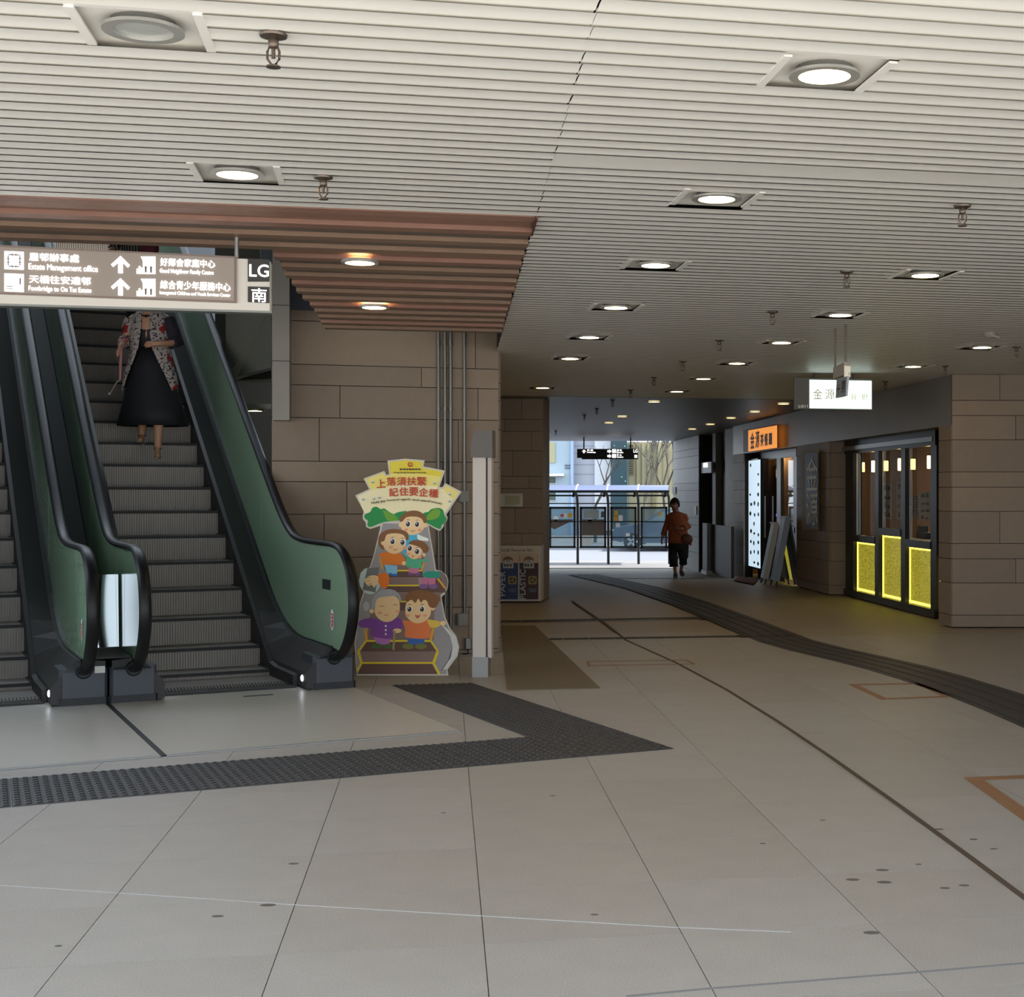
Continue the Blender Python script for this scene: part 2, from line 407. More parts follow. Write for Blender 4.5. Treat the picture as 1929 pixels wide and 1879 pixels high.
g = MB(); ceil_poly(g, [SV(s_on_line(20.8, *XS) - .9, 20.72, CEIL), SV(12, 20.72, CEIL), Vector((12, 38.4, CEIL)), Vector((-6.4, 38.4, CEIL))])
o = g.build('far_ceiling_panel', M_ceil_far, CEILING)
# downlights: pixel, lit, kind
LIGHTS = [(270, 58, 0), (447, 329, 1), (1553, 143, 1), (1350, 375, 1), (1235, 500, 1), (1160, 580, 1), (1110, 636, 1), (1074, 676, 1), (1022, 731, 1),
          (1743, 519, 1), (1583, 594, 1), (1472, 646, 1), (1388, 685, 1), (1325, 714, 1), (1275, 738, 1), (1850, 655, 1), (1720, 691, 1),
          (1232, 756, 2), (1172, 784, 2), (1147, 796, 2), (1476, 760, 2), (1422, 775, 2), (1377, 787, 2), (1338, 799, 2), (1304, 808, 2)]
LP = [(ce(x, y), st) for x, y, st in LIGHTS]
LSV = [(sv(p), st) for p, st in LP]
PITCH, V0 = .125, 4.143
slat_cache = {}
def slat(s0, s1, v0, v1):
    L, W = round(s1 - s0, 2), round(v1 - v0, 3)
    if (L, W) not in slat_cache:
        x, y = L / 2, W / 2
        prof = [(-y, 0), (-y / 2, .003), (0, .004), (y / 2, .003), (y, 0), (y, .008), (y + .05, .008)]
        mb = MB(); X = Vector((cs, sn, 0)); Y = Vector((-sn, cs, 0))
        mb.loft([[X * e * x + Y * a + UP * b for a, b in prof] for e in (-1, 1)], False, 0, False)
        slat_cache[(L, W)] = mb.mesh('ceiling_slat', M_slat, True)
    obj('ceiling_slat', slat_cache[(L, W)], CEILING, SV((s0 + s1) / 2, (v0 + v1) / 2))
def slat_row(a, b, v0, v1):
    cuts = [(s - .185, s + .185) for (s, v), st in LSV if v0 < v + .125 and v1 > v - .125 and a < s < b and v < 20]
    cuts.sort(); p = a
    for c0, c1 in cuts:
        if c0 - p > .05: slat(p, c0, v0, v1)
        p = max(p, c1)
    if b - p > .05: slat(p, b, v0, v1)
k = -7
GAP = .024
while V0 + PITCH * k < 20.7:
    v0, v1 = V0 + PITCH * k + GAP / 2, V0 + PITCH * (k + 1) - GAP / 2
    vm_ = (v0 + v1) / 2
    sx = s_on_line(vm_, *XS)
    right = min(max(.29 * vm_ + 1.2 + .2 * vm_, 3), 7.5) if vm_ < 15 else 7.5
    if vm_ < V_SOF: slat_row(-5.2, sx - .001, v0, v1)
    if k == 14: v1 = V0 + PITCH * (k + 2) - GAP / 2
    if k != 15: slat_row(sx + .001 if vm_ < 14.75 else s_on_line(vm_, *XS) - .9, right, v0, v1)
    k += 1
# ---- timber soffit round the escalator opening
WOOD = [mat('red brown timber', (140, 102, 86), .5, noise=.12, nscale=5, stretch=(.4, 6, 6)), mat('grey brown timber', (96, 84, 76), .5, noise=.12, nscale=5, stretch=(.4, 6, 6)), mat('tan timber', (132, 104, 84), .5, noise=.12, nscale=5, stretch=(.4, 6, 6))]
SOF = thing('timber_soffit', 'brown timber plank soffit surrounding the escalator opening in the white ceiling', 'soffit', SV(-1.5, 9, CEIL))
SOF['kind'] = 'structure'; del SOF['category']; SOF.name = 'ceiling_soffit'
def plank(v0, v1, z, m, h=.05):
    vm_ = (v0 + v1) / 2
    b0, b1 = s_on_line(v0, *XS), s_on_line(v1, *XS)
    a0 = a1 = -5.2
    if vm_ > V_HOLE: a0, a1 = s_on_line(v0, *HOLE), s_on_line(v1, *HOLE)
    j = random.uniform(-.012, .012)
    MB().prism([SV(a0 + j, v0, z), SV(b0 - abs(j), v0, z), SV(b1 - abs(j), v1, z), SV(a1 + j, v1, z)], (0, 0, h)).build('plank', m, SOF)
v = V_SOF
for i in range(5):
    plank(v, v + .022, CEIL - .004, WOOD[0]); v += .028
seq = [0, 1, 1, 0, 1, 1, 0, 1, 1, 0, 1, 1, 0, 1]
for i, c in enumerate(seq):
    if v > V_END: break
    plank(v, v + .235, CEIL + .012, WOOD[c], .03); plank(v + .24, v + .36, CEIL - .012, WOOD[2 if c else 0], .05); v += .366
MB().prism([SV(s_on_line(V_SOF, *XS) - .004, V_SOF, CEIL - .012), SV(s_on_line(V_SOF, *XS) + .006, V_SOF, CEIL - .012), SV(s_on_line(V_SOF + .5, *XS) + .006, V_SOF + .5, CEIL - .012), SV(s_on_line(V_SOF + .5, *XS) - .004, V_SOF + .5, CEIL - .012)], (0, 0, .05)).build('edge_trim', mat('dark red trim', (92, 50, 44), .5), SOF)

# ---- stone clad walls: panels in repeating courses
COURSE = [-.60, -.318, .14, .512, .793, .97, 1.342, 1.623, 1.80, 2.172, 2.453, 2.63, 3.0, 3.18]
COURSE_A = [.04, .448, .754, .946, 1.355, 1.661, 1.853, 2.262, 2.568, 2.76, 3.168]
def stone_wall(name, P0, P1, z0, z1, cuts, label, out=None, back=.25, mats=(M_stone, M_stone2), courses=None):
    """P0->P1 along the foot; panels proud of a dark backing; cuts: per course list of fractions along the wall"""
    P0, P1 = Vector((P0[0], P0[1], 0)), Vector((P1[0], P1[1], 0))
    t = (P1 - P0); L = t.length; t.normalize(); nrm_ = Vector((t.y, -t.x, 0))
    if out is not None and nrm_.dot(Vector(out)) < 0: nrm_ = -nrm_
    g = MB(); g.prism([P0 + UP * z0, P1 + UP * z0, P1 + UP * z0 - nrm_ * back, P0 + UP * z0 - nrm_ * back], (0, 0, z1 - z0))
    W = struct(name, g, M_joint, label)
    hs = [z0] + [c for c in (courses or COURSE) if z0 + .03 < c < z1 - .03] + [z1]
    for i, (a, b) in enumerate(zip(hs, hs[1:])):
        fr = [0.] + list(cuts[i % len(cuts)]) + [1.]
        for f0, f1 in zip(fr, fr[1:]):
            s0, s1 = f0 * L + (.003 if f0 else 0), f1 * L - (.003 if f1 < 1 else 0)
            c = P0 + t * (s0 + s1) / 2 + nrm_ * .012 + UP * (a + b) / 2
            MB().box((0, 0, 0), (s1 - s0, .024, b - a - .007), t, nrm_, UP).build('stone_panel', random.choice(mats), W, loc=c)
    return W
wA0 = at(512, 930, 13.62); wA1 = at(938.5, 930, 14.25)
def fracA(x): return [((xx - 512) / (938.5 - 512)) for xx in x]
stone_wall('wall_centre', wA0, wA1, 0, 3.27, [fracA([700]), fracA([655, 880]), fracA([770]), fracA([700, 895]), fracA([607, 830]), fracA([649, 897]), fracA([830]), fracA([598, 860]), fracA([636, 898]), fracA([789]), fracA([893]), fracA([700])], 'taupe stone clad wall behind the cut-out figure', out=(0, -1, 0), courses=COURSE_A)
# return of that wall into the passage
rA = wA1; rB = Vector((-2.9, 21.3, 0))
stone_wall('wall_passage_left', rA + Vector((-.005, .03, 0)), Vector((-2.95, 21.3, 0)), 0, CEIL, [[.2, .5, .8], [.35, .65], [.1, .45, .75]], 'taupe stone passage wall', out=(1, 0, 0))
wR0, wR1 = at(920, 930, 21.25), at(1022, 930, 21.25)
stone_wall('wall_recess', wR0, wR1, 0, CEIL, [[.45], [.8], [.3], [.62], [.5], [.25], [.75]], 'dark stone clad wall behind the recycle bins', out=(0, -1, 0), back=.8)
MB().box((wR1.x + .006, wR1.y + .39, CEIL / 2), (.012, .82, CEIL)).build('stone_panel', M_stone, bpy.data.objects['wall_recess'])
stone_wall('wall_passage_far', (wR1.x, 22.05), (-5.2, 38.4), -.45, CEIL, [[.2, .5, .8], [.35, .65]], 'stone passage wall towards the street', out=(1, 0, 0))
# right-hand side of the passage, along the shop
KW, KG = 5.781, 6.064                              # wall plane and recessed glazing plane: X = K - .162 Y
def wp(x, K): D = K / ((x - PX) / F + .162); return Vector(((x - PX) / F * D, D, 0))
def wz(x, y, K): D = wp(x, K).y; return CH - (y - HY) / F * D
def W3(x, y, K): p = wp(x, K); return Vector((p.x, p.y, CH - (y - HY) / F * p.y))
sdir = (wp(1300, KW) - wp(1700, KW)).normalized()  # pointing away from the camera
sout = Vector((-sdir.y, sdir.x, 0)); sout = sout if sout.x < 0 else -sout
pc = wp(1793, KW)
stone_wall('wall_pillar_right', (pc.x, pc.y), (pc.x + 4.6, pc.y), 0, CEIL, [[.2, .62], [.3, .7], [.16, .55], [.25, .6], [.12, .5], [.19, .58]], 'taupe stone clad pier at the right of the shop windows', out=(0, -1, 0), back=.4)
stone_wall('wall_pier_return', pc + Vector((.012, .0, 0)), wp(1772, KW), 0, 2.35, [[]], 'narrow return of the stone pier', out=sout, back=.28)
stone_wall('wall_shop_pier', wp(1564.6, KW), wp(1503.5, KW), 0, 2.35, [[.4], [.7], [.25]], 'stone clad pier carrying the carved sign', out=sout, back=.5)
pr = wp(1564.6, KW)
stone_wall('wall_shop_pier_return', (pr.x, pr.y), (pr.x + .33, pr.y + .02), 0, 2.35, [[]], 'return face of the shop pier', out=(0, -1, 0), back=.1)
stone_wall('wall_entry_pier', wp(1403, KW), wp(1382, KW), -.2, 2.35, [[.5], [.3], [.7]], 'stone pier left of the menu light box', out=sout, back=.16)
stone_wall('wall_exit_right', wp(1318, KW + .02), Vector((KW + .02 - .162 * 38.4, 38.4, 0)), -.45, CEIL, [[.45], [.7], [.3]], 'pale stone wall beside the passage exit', out=sout, back=.4, mats=(mat('pale grey stone', (128, 130, 126), .55, noise=.05, nscale=8), mat('pale grey stone cool', (120, 123, 120), .55, noise=.05, nscale=8)))
g = MB(); a, b = wp(1793, KW) + Vector((0, .02, 0)), wp(1381, KW)
g.prism([a + UP * 2.345, b + UP * 2.345, b + UP * 2.345 - sout * .45, a + UP * 2.345 - sout * .45], (0, 0, CEIL - 2.345))
struct('wall_fascia', g, M_alu, 'brushed grey metal fascia above the shop front')
# dark lobby between the entry pier and the exit wall
g = MB(); a, b = wp(1383, KW + .35), wp(1316, KW + .35)
g.prism([a + UP * -.45, b + UP * -.45, b + UP * -.45 - sout * .3, a + UP * -.45 - sout * .3], (0, 0, CEIL + .45))
LOB = struct('wall_lobby', g, mat('dark lobby cladding', (70, 66, 56), .6), 'dark recessed lobby wall')
g = MB(); a, b = wp(1348, KW + .2), wp(1342, KW + .2)
g.prism([a + UP * -.4, b + UP * -.4, b + UP * -.4 - sout * .2, a + UP * -.4 - sout * .2], (0, 0, CEIL + .4)); g.build('jamb', mat('pale jamb', (120, 118, 108), .6), LOB)
g = MB(); a, b = wp(1366, KW + .1), wp(1383, KW + .1)
g.prism([a + UP * -.3, b + UP * -.3, b + UP * -.3 - sout * .2, a + UP * -.3 - sout * .2], (0, 0, CEIL + .3)); g.build('jamb', M_stone, LOB)
g = MB(); a, b = wp(1342, KW + .28), wp(1319, KW + .28)
g.prism([a + UP * -.4, b + UP * -.4, b + UP * -.4 - sout * .06, a + UP * -.4 - sout * .06], (0, 0, 2.7))
D1 = struct('door_1', g, mat('dark brown door', (58, 54, 44), .5), 'tall dark lobby door')
for x0, x1, y0, y1 in ((1321, 1331, 905, 921), (1321, 1331, 930, 944)):
    p0, p1 = W3(x0, y0, KW + .26), W3(x1, y1, KW + .26)
    MB().prism([Vector((p0.x, p0.y, p1.z)), Vector((p1.x, p1.y, p1.z)), p1 * 1 + Vector((0, 0, p0.z - p1.z)), p0], sout * .01).build('door_panel', mat('olive door panel', (84, 78, 56), .5), D1)
# walls closing the arcade out of view, so that daylight enters only where the place is open
g = MB(); g.box((8.2, 12.5, 1.5), (.3, 10, 3.2)); struct('wall_side_right', g, M_stone, 'stone side wall of the arcade')
g = MB(); g.box((8.2, 28, 1.3), (.3, 22, 3.6)); struct('wall_shop_side', g, M_stone, 'outer wall of the shop')
# upper wall and void above the escalators
wAd = (wA1 - wA0).normalized(); wAn = Vector((wAd.y, -wAd.x, 0))
g = MB(); a = wA0 - wAd * .1; b = wA0 + wAd * 1.25; a.z = b.z = 0
g.prism([a + UP * 3.27, b + UP * 3.27, b + UP * 3.27 - wAn * .3, a + UP * 3.27 - wAn * .3], (0, 0, 4.4)); struct('wall_void_front', g, M_void, 'dark panelled wall above the ceiling line')
g = MB(); a = at(509, 930, 13.3); a.z = 0; t = Vector((.98, .2, 0)).normalized()
g.box(a + t * .07 + Vector((0, .12, 2.22 + 2.85)), (.15, .22, 5.7), t, Vector((-t.y, t.x, 0)))
CL = struct('trim_1', g, M_alu, 'grey metal clad column hanging beside the escalator')
for z in (2.76, 3.27): MB().box(a + t * .07 + Vector((0, .12, z)), (.152, .222, .006), t, Vector((-t.y, t.x, 0))).build('panel_joint', M_joint, CL)
def slab(name, pts, d, m, label):
    g = MB(); g.prism(pts, d); return struct(name, g, m, label)
slab('wall_void_back', [E3(-6, 14.2, -.1), E3(3.0, 14.2, -.1), E3(3.0, 14.4, -.1), E3(-6, 14.4, -.1)], (0, 0, 6.6), M_void, 'dark end wall of the escalator well')
slab('wall_void_left', [E3(-3.65, 1.5, -.1), E3(-3.65, 14.2, -.1), E3(-3.8, 14.2, -.1), E3(-3.8, 1.5, -.1)], (0, 0, 9.2), M_void, 'dark side wall of the escalator well')
slab('ceiling_void', [E3(-6, -3.0, 8.6), E3(3.0, -3.0, 8.6), E3(3.0, 7.0, 8.6), E3(-6, 7.0, 8.6)], (0, 0, .2), M_void, 'dark ceiling of the escalator well')
q0, q1 = SV(s_on_line(V_HOLE, *HOLE), V_HOLE, CEIL + .1), SV(s_on_line(V_END, *HOLE), V_END, CEIL + .1)
slab('wall_void_right', [q0, q1, q1 + Vector((.12, 0, 0)), q0 + Vector((.12, 0, 0))], (0, 0, 5.8), M_void, 'side wall of the escalator well above the soffit')
q0, q1 = SV(s_on_line(V_END, *HOLE), V_END, 3.5), SV(s_on_line(22, *HOLE), 22, 3.5)
slab('wall_void_sunblock', [q0, q1, q1 + Vector((.12, 0, 0)), q0 + Vector((.12, 0, 0))], (0, 0, 5.2), M_void, 'added wall keeping sun off the escalator steps')  # added extension of the well wall, blocks sun from the steps
q0, q1 = SV(-6, V_HOLE, CEIL + .1), SV(s_on_line(V_HOLE, *HOLE), V_HOLE, CEIL + .1)
slab('wall_void_near', [q0, q1, q1 + Vector((0, -.12, 0)), q0 + Vector((0, -.12, 0))], (0, 0, 5.8), M_void, 'near wall of the escalator well above the soffit')
# space under the stair flight right of the escalator
M_greypan = mat('grey metal panelling', (120, 116, 106), .4, .3, noise=.05, nscale=2)
a = at(405, 930, 17.2); b = at(560, 930, 17.6)
slab('wall_under_stair', [Vector((a.x, a.y, 0)), Vector((b.x, b.y, 0)), Vector((b.x, b.y + .1, 0)), Vector((a.x, a.y + .1, 0))], (0, 0, 5.2), M_greypan, 'grey panelled wall seen beside the escalator')
g = MB(); p = [at(425, 718, 15.6), at(447, 710, 15.6), at(520, 690, 15.2), at(520, 560, 15.2), at(425, 560, 15.6)]
g.prism(p, Vector((.02, .15, 0))); struct('wall_stair_soffit', g, mat('pale stair underside', (134, 132, 124), .4, .2), 'pale sloping underside panel beside the escalator')
g = MB(); g.prism([at(440, 714, 15.9), at(520, 692, 15.9), at(520, 712, 15.9), at(440, 716, 15.9)], (0, .1, 0)); struct('trim_2', g, M_joint, 'dark wedge under the sloping panel')
g = MB(); g.prism([at(448, 712, 16.4), at(520, 712, 16.4), at(520, 720, 16.4), at(448, 720, 16.4)], (0, .1, 0)); struct('trim_3', g, M_alu, 'grey beam beside the escalator')
pL = at(480, 773, 15.2)
o = thing('downlight', 'small lit downlight seen past the right-hand handrail of the escalator', 'downlight', pL)
g = MB(); ring_prof(g, pL, .07, .1, -.01, .01); g.build('trim_ring', M_ring, o, True)
g = MB(); g.lathe(pL, [(.072, .01), (.07, -.004), (.001, -.006)], 20); g.build('lens', M_bright, o, True)
g = MB(); g.prism([at(455, 773, 14.9) + UP * .012, at(530, 773, 14.9) + UP * .012, at(530, 773, 16.4) + UP * .012, at(455, 773, 16.4) + UP * .012], UP * .05); struct('ceiling_low', g, M_greypan, 'low grey ceiling beside the escalator')
# roof over the arcade and an added sun lid
slab('roof_sun_lid', [Vector((-3.25, 11.8, 3.42)), Vector((-.9, 11.8, 3.42)), Vector((-1.3, 14.9, 3.42)), Vector((-3.25, 14.9, 3.42))], (0, 0, .15), M_void, 'added dark lid keeping sun out behind the timber soffit')  # added lid, stops sun leaking through the gap onto the stone wall
g = MB(); g.box((14, 20, 3.4), (22, 36, .3)); g.prism([Vector((-2.2, 14.6, 3.25)), Vector((3.2, 14.6, 3.25)), Vector((3.2, 38, 3.25)), Vector((-6, 38, 3.25))], (0, 0, .3)); g.box((-9, 5, 3.4), (24, 6, .3)); struct('roof_slab', g, mat('concrete', (150, 148, 144), .8), 'concrete slab over the arcade')

# ================================================================== CEILING FITTINGS
SX, SYv = Vector((cs, sn, 0)), Vector((-sn, cs, 0))
def where_row(x, y):
    return 'near the top of the view' if y < 200 else ''
LIGHT_LABELS = {0: 'unlit round recessed downlight in the near slatted ceiling, left', 1: 'lit downlight in the white slats just in front of the timber soffit',
    2: 'large lit downlight in the slats at upper right', 3: 'second lit downlight of the middle row in the white slats', 4: 'third lit downlight of the middle row, right of the soffit edge',
    5: 'fourth lit downlight of the middle row in the slats', 6: 'fifth lit downlight of the middle row in the slats', 7: 'sixth lit downlight of the middle row, above the passage mouth',
    8: 'farthest lit downlight of the middle row, beside the recess wall', 9: 'nearest lit downlight of the right-hand row, above the hanging direction sign', 10: 'lit downlight right above the two hanging sign rods',
    11: 'third lit downlight of the right-hand row in the slats', 12: 'fourth lit downlight of the right-hand row', 13: 'fifth lit downlight of the right-hand row', 14: 'sixth lit downlight of the right-hand row, deep in the passage',
    15: 'lit downlight above the stone pier at the right edge', 16: 'lit downlight between the shop light box and the stone pier',
    17: 'dim downlight in the passage ceiling, nearest of the far middle row', 18: 'dim downlight in the passage ceiling, above the far direction sign', 19: 'dim downlight in the passage ceiling, nearest the street',
    20: 'dim downlight along the shop, left of the shop light box', 21: 'dim downlight along the shop, above the orange sign', 22: 'dim downlight along the shop, left of the orange sign', 23: 'small dim downlight along the shop near the lobby', 24: 'smallest dim downlight along the shop, farthest from the camera'}
M_dim = mat('dim lamp lens', (230, 222, 200), .4, emit=(255, 226, 170), estr=7)
M_off = mat('unlit frosted lens', (176, 178, 174), .25)
for i, (p, st) in enumerate(LP):
    if sv(p)[1] > 20.7: p = p - UP * .012
    near = p.y < 9
    o = thing('downlight', LIGHT_LABELS[i], 'downlight', p + UP * .01, 'recessed ceiling downlights')
    z0 = -.012
    g = MB(); ring_prof(g, p, .086, .118, -.004, .006); g.build('trim_ring', M_ring, o, True)
    lens = {0: M_off, 1: M_bright, 2: M_dim}[st]
    g = MB(); g.lathe(p, [(.087, .005), (.06, .004), (.001, .003)], 24, caps=False); g.build('lens', lens, o, True)
    if p.y < 20:
        g = MB(); ring_prof(g, p, .088, .094, .004, .028, 20); g.build('housing', mat('dark lamp housing', (110, 108, 104), .5), o, True)
        for e in (-1, 1):
            g = MB(); g.box(p + SX * e * .175 + UP * .004, (.028, .36, .008), SX, SYv); g.build('side_rail', M_slat, o)
        g = MB(); g.box(p + UP * .03 + SYv * .07, (.36, .46, .004), SX, SYv); g.build('tray', M_slat, o)
# sprinklers
SPR = [(515, 66, 'brass pendent sprinkler in the near ceiling, beside the unlit downlight'), (609, 334, 'brass sprinkler just in front of the timber soffit'), (1813, 388, 'brass sprinkler in the white slats at the right edge'),
       (1595, 512, 'sprinkler left of the nearest right-hand downlight'), (1455, 588, 'sprinkler left of the downlight over the sign rods'), (1355, 641, 'sprinkler in the slats left of the third right-hand downlight'),
       (1286, 681, 'sprinkler left of the fourth right-hand downlight'), (1232, 711, 'small sprinkler left of the fifth right-hand downlight'), (1188, 735, 'small sprinkler left of the sixth right-hand downlight'), (1154, 754, 'small sprinkler over the passage, nearer of the far row'), (1124, 770, 'tiny sprinkler over the passage, second of the far row'), (1101, 782, 'tiny sprinkler over the passage, third of the far row'),
       (1915, 654, 'sprinkler right of the downlight above the stone pier'), (1780, 690, 'sprinkler just above the shop fascia near the stone pier'), (1668, 719, 'sprinkler right of the shop light box'), (1047, 812, 'tiny sprinkler near the street end of the passage')]
for x, y, lab in SPR:
    p = ce(x, y); o = thing('sprinkler', lab, 'sprinkler', p, 'ceiling sprinklers')
    g = MB(); g.lathe(p, [(.012, .02), (.042, .001), (.04, -.006), (.02, -.012), (.012, -.012)], 18); g.build('escutcheon', M_brass, o, True)
    g = MB(); g.lathe(p, [(.013, -.01), (.016, -.02), (.016, -.034), (.011, -.04), (.006, -.042), (.006, -.07)], 12); g.build('body', M_brass, o, True)
    for e in (-1, 1):
        g = MB(); g.tube([p + Vector((e * .012, 0, -.036)), p + Vector((e * .018, 0, -.05)), p + Vector((e * .018, 0, -.072)), p + Vector((e * .006, 0, -.09))], .0042, 6); g.build('frame_arm', M_brass, o, True)
    g = MB(); g.lathe(p, [(.008, -.088), (.022, -.094), (.022, -.098), (.004, -.099)], 14); g.build('deflector', M_brass, o, True)
p = ce(1865, 628); o = thing('smoke_detector', 'small grey triangular detector on the ceiling above the stone pier', 'detector', p)
g = MB(); g.lathe(p, [(.055, .01), (.055, -.012), (.045, -.03), (.02, -.045), (.001, -.046)], 18); g.build('head', mat('grey plastic', (150, 144, 136), .5), o, True)
g = MB(); g.box(p + Vector((.03, -.02, -.03)), (.1, .05, .02), (.9, .3, -.2)); g.build('bracket', mat('grey plastic', (150, 144, 136), .5), o)
# soffit lights
for x, y, lab in ((678, 492, 'lit downlight in the timber soffit, nearer of the two'), (705, 577, 'lit downlight in the timber soffit, farther of the two')):
    p = ce(x, y, CEIL - .012); o = thing('downlight', lab, 'downlight', p, 'downlights in the timber soffit')
    g = MB(); ring_prof(g, p, .085, .108, -.014, .004); g.build('trim_ring', M_ring, o, True)
    g = MB(); g.lathe(p, [(.086, -.0), (.084, -.010), (.05, -.016), (.001, -.017)], 24); g.build('lens', M_bright, o, True)

# ================================================================== ESCALATORS
def curve_prof(pts, n=6):
    """Catmull-Rom through (w, z) points"""
    out = []
    for i in range(len(pts) - 1):
        p0, p1, p2, p3 = [Vector(pts[min(max(i + d, 0), len(pts) - 1)]) for d in (-1, 0, 1, 2)]
        for k in range(n):
            t = k / n
            out.append(.5 * (2 * p1 + (p2 - p0) * t + (2 * p0 - 5 * p1 + 4 * p2 - p3) * t * t + (3 * p1 - p0 - 3 * p2 + p3) * t ** 3))
    out.append(Vector(pts[-1])); return out
SLOPE = .637
HR = [(.02, .25), (-.16, .275), (-.38, .40), (-.52, .58), (-.545, .76), (-.46, .96), (-.26, 1.10), (.0, 1.145), (.5, 1.15), (1.0, 1.16), (1.35, 1.215), (1.75, 1.40), (2.3, 1.74)]
HR_END = 10.4
hz_end = 1.74 + SLOPE * (HR_END - 2.3)
HRP = curve_prof(HR) + [Vector((3.6, 1.74 + SLOPE * 1.3)), Vector((6.5, 1.74 + SLOPE * 4.2)), Vector((HR_END, hz_end))]
def base_z(w): return .33 if w < .9 else (.33 + SLOPE * (w - 1.55) if w > 2.1 else .33 + SLOPE * .55 * ((w - .9) / 1.2) ** 2)
def nose_z(w): return max(0., SLOPE * (w - 1.068))
N_STEP = 27
step_w0, step_z0, step_dw, step_dz = 1.435, .234, .3603, .2296
def balustrade(root, u, side, label_side):
    """side = +1: steps lie to the left (smaller u) of this balustrade, -1: to the right"""
    # handrail
    g = MB(); rings = []
    for i, p in enumerate(HRP):
        a, b = HRP[max(i - 1, 0)], HRP[min(i + 1, len(HRP) - 1)]
        t = (b - a).normalized(); nn = Vector((t.y, -t.x))      # points outwards from the loop
        if i == 0: pass
        ring = []
        for th in range(10):
            a_ = 2 * math.pi * th / 10
            du, dn = .043 * math.cos(a_), .024 * math.sin(a_)
            q = p + Vector((-t.y, t.x)) * dn
            ring.append(E3(u + du, q.x, q.y))
        rings.append(ring)
    g.loft(rings, True); h = g.build('handrail', M_black, root, True)
    # glass panels in three lengths, following the handrail
    inner = [p for p in HRP]
    def under(w):
        best = None
        for a, b in zip(inner, inner[1:]):
            if a.y > .9 and min(a.x, b.x) <= w <= max(a.x, b.x) and abs(b.x - a.x) > 1e-6:
                z = a.y + (b.y - a.y) * (w - a.x) / (b.x - a.x); best = z if best is None else max(best, z)
        return best if best is not None else 1.14
    spans = [(.42, 2.5), (2.51, 4.8), (4.81, 7.2), (7.21, 10.3)]
    # newel glass: follows the front curve of the handrail
    front = [(p.x + .02, p.y) for p in HRP if p.x < .4 and p.y > .3]
    pts = [(.41, .33), (-.1, .33)] + [q for q in front] + [(.41, under(.41) - .02)]
    g = MB(); g.prism([E3(u - .006, a, b) for a, b in pts], EA_B * .012); g.build('glass_panel', M_glassgreen, root)
    for a, b in spans:
        ws = [a + (b - a) * k / 10 for k in range(11)]
        pts = [(w, base_z(w)) for w in ws] + [(w, under(w) - .02) for w in reversed(ws)]
        g = MB(); g.prism([E3(u - .006, x, z) for x, z in pts], EA_B * .012); g.build('glass_panel', M_glassgreen, root)
    # inner deck: sloping strip from glass foot down to the step side, then skirt
    ws = [.0, .3, .6, .9, 1.1, 1.3, 1.5, 1.7, 1.9, 2.1, 3.0, 5.0, 7.5, 10.3]
    s = -side
    us = u + s * .25
    r1 = [[E3(u + s * .008, w, base_z(w) + .005), E3(u + s * .05, w, base_z(w) + .005), E3(us - s * .03, w, max(nose_z(w) + .09, .12 if w > .3 else .12) + .02), E3(us - s * .03, w, nose_z(w) + .02 if w > .3 else .02), E3(u + s * .008, w, nose_z(w) * .9 - .02 if w > 1.2 else .0)] for w in ws]
    g = MB(); g.loft(r1, True); g.build('inner_deck', M_dark, root)
    g = MB(); g.loft([[E3(u + s * .0, w, base_z(w) + .012), E3(u + s * .022, w, base_z(w) + .012), E3(u + s * .022, w, base_z(w) - .02), E3(u, w, base_z(w) - .02)] for w in ws], True); g.build('glass_seal', M_black, root)
    ws2 = [.27] + ws[2:]
    r2 = [[E3(us - s * .028, w, nose_z(w) + .11), E3(us + s * .006, w, nose_z(w) + .10), E3(us + s * .006, w, nose_z(w) - .32 if w > 1.7 else -.04), E3(us - s * .028, w, nose_z(w) - .32 if w > 1.7 else -.04)] for w in ws2]
    g = MB(); g.loft(r2, True); g.build('skirt', M_blackmat, root)
    # outer cladding
    r3 = [[E3(u + side * .01, w, base_z(w) + .005), E3(u + side * .15, w, base_z(w) - .01), E3(u + side * .15, w, base_z(w) - .9 if w > 1.9 else .0), E3(u + side * .01, w, base_z(w) - .9 if w > 1.9 else .0)] for w in ws]
    g = MB(); g.loft(r3, True); g.build('outer_cladding', M_dark, root)
    # foot casing in front
    u0, u1 = u - .165, u + .165
    g = MB(); g.bbox(E3(u, .19, .145), (.33, .38, .25), .02, EA_B, EA_A); cb = g.build('newel_casing', M_box, root)
    g = MB(); g.bbox(E3(u, -.004, .15), (.29, .012, .2), .003, EA_B, EA_A); g.build('casing_cover', mat('slate casing cover', (66, 70, 77), .5), cb)
    g = MB(); g.bbox(E3(u, .185, .03), (.345, .40, .06), .02, EA_B, EA_A); g.build('plinth', M_plinth, cb)
    g = MB(); g.lathe(Vector((0, 0, 0)), [(.052, 0), (.058, .008), (.05, .016), (.04, .016)], 16); g.v = [tuple(E3(u, -.005, .255) + EA_B * v[0] + UP * v[1] - EA_A * v[2]) for v in g.v]; g.build('handrail_inlet', M_black, cb, True)
    # red oval sticker on the newel glass
    g = MB()
    cc = E3(u + s * .009, .02, .55)
    ov = lambda r1_, r2_, off: [cc + EA_B * s * off + EA_A * r1_ * math.cos(2 * math.pi * t / 20) + UP * r2_ * math.sin(2 * math.pi * t / 20) for t in range(20)]
    g.poly(ov(.05, .085, .001), 0); g.poly([cc + EA_B * s * .002 + EA_A * x + UP * y for x, y in ((-.034, .05), (.034, .05), (.034, -.02), (.045, -.02), (0, -.07), (-.045, -.02), (-.034, -.02))], 1)
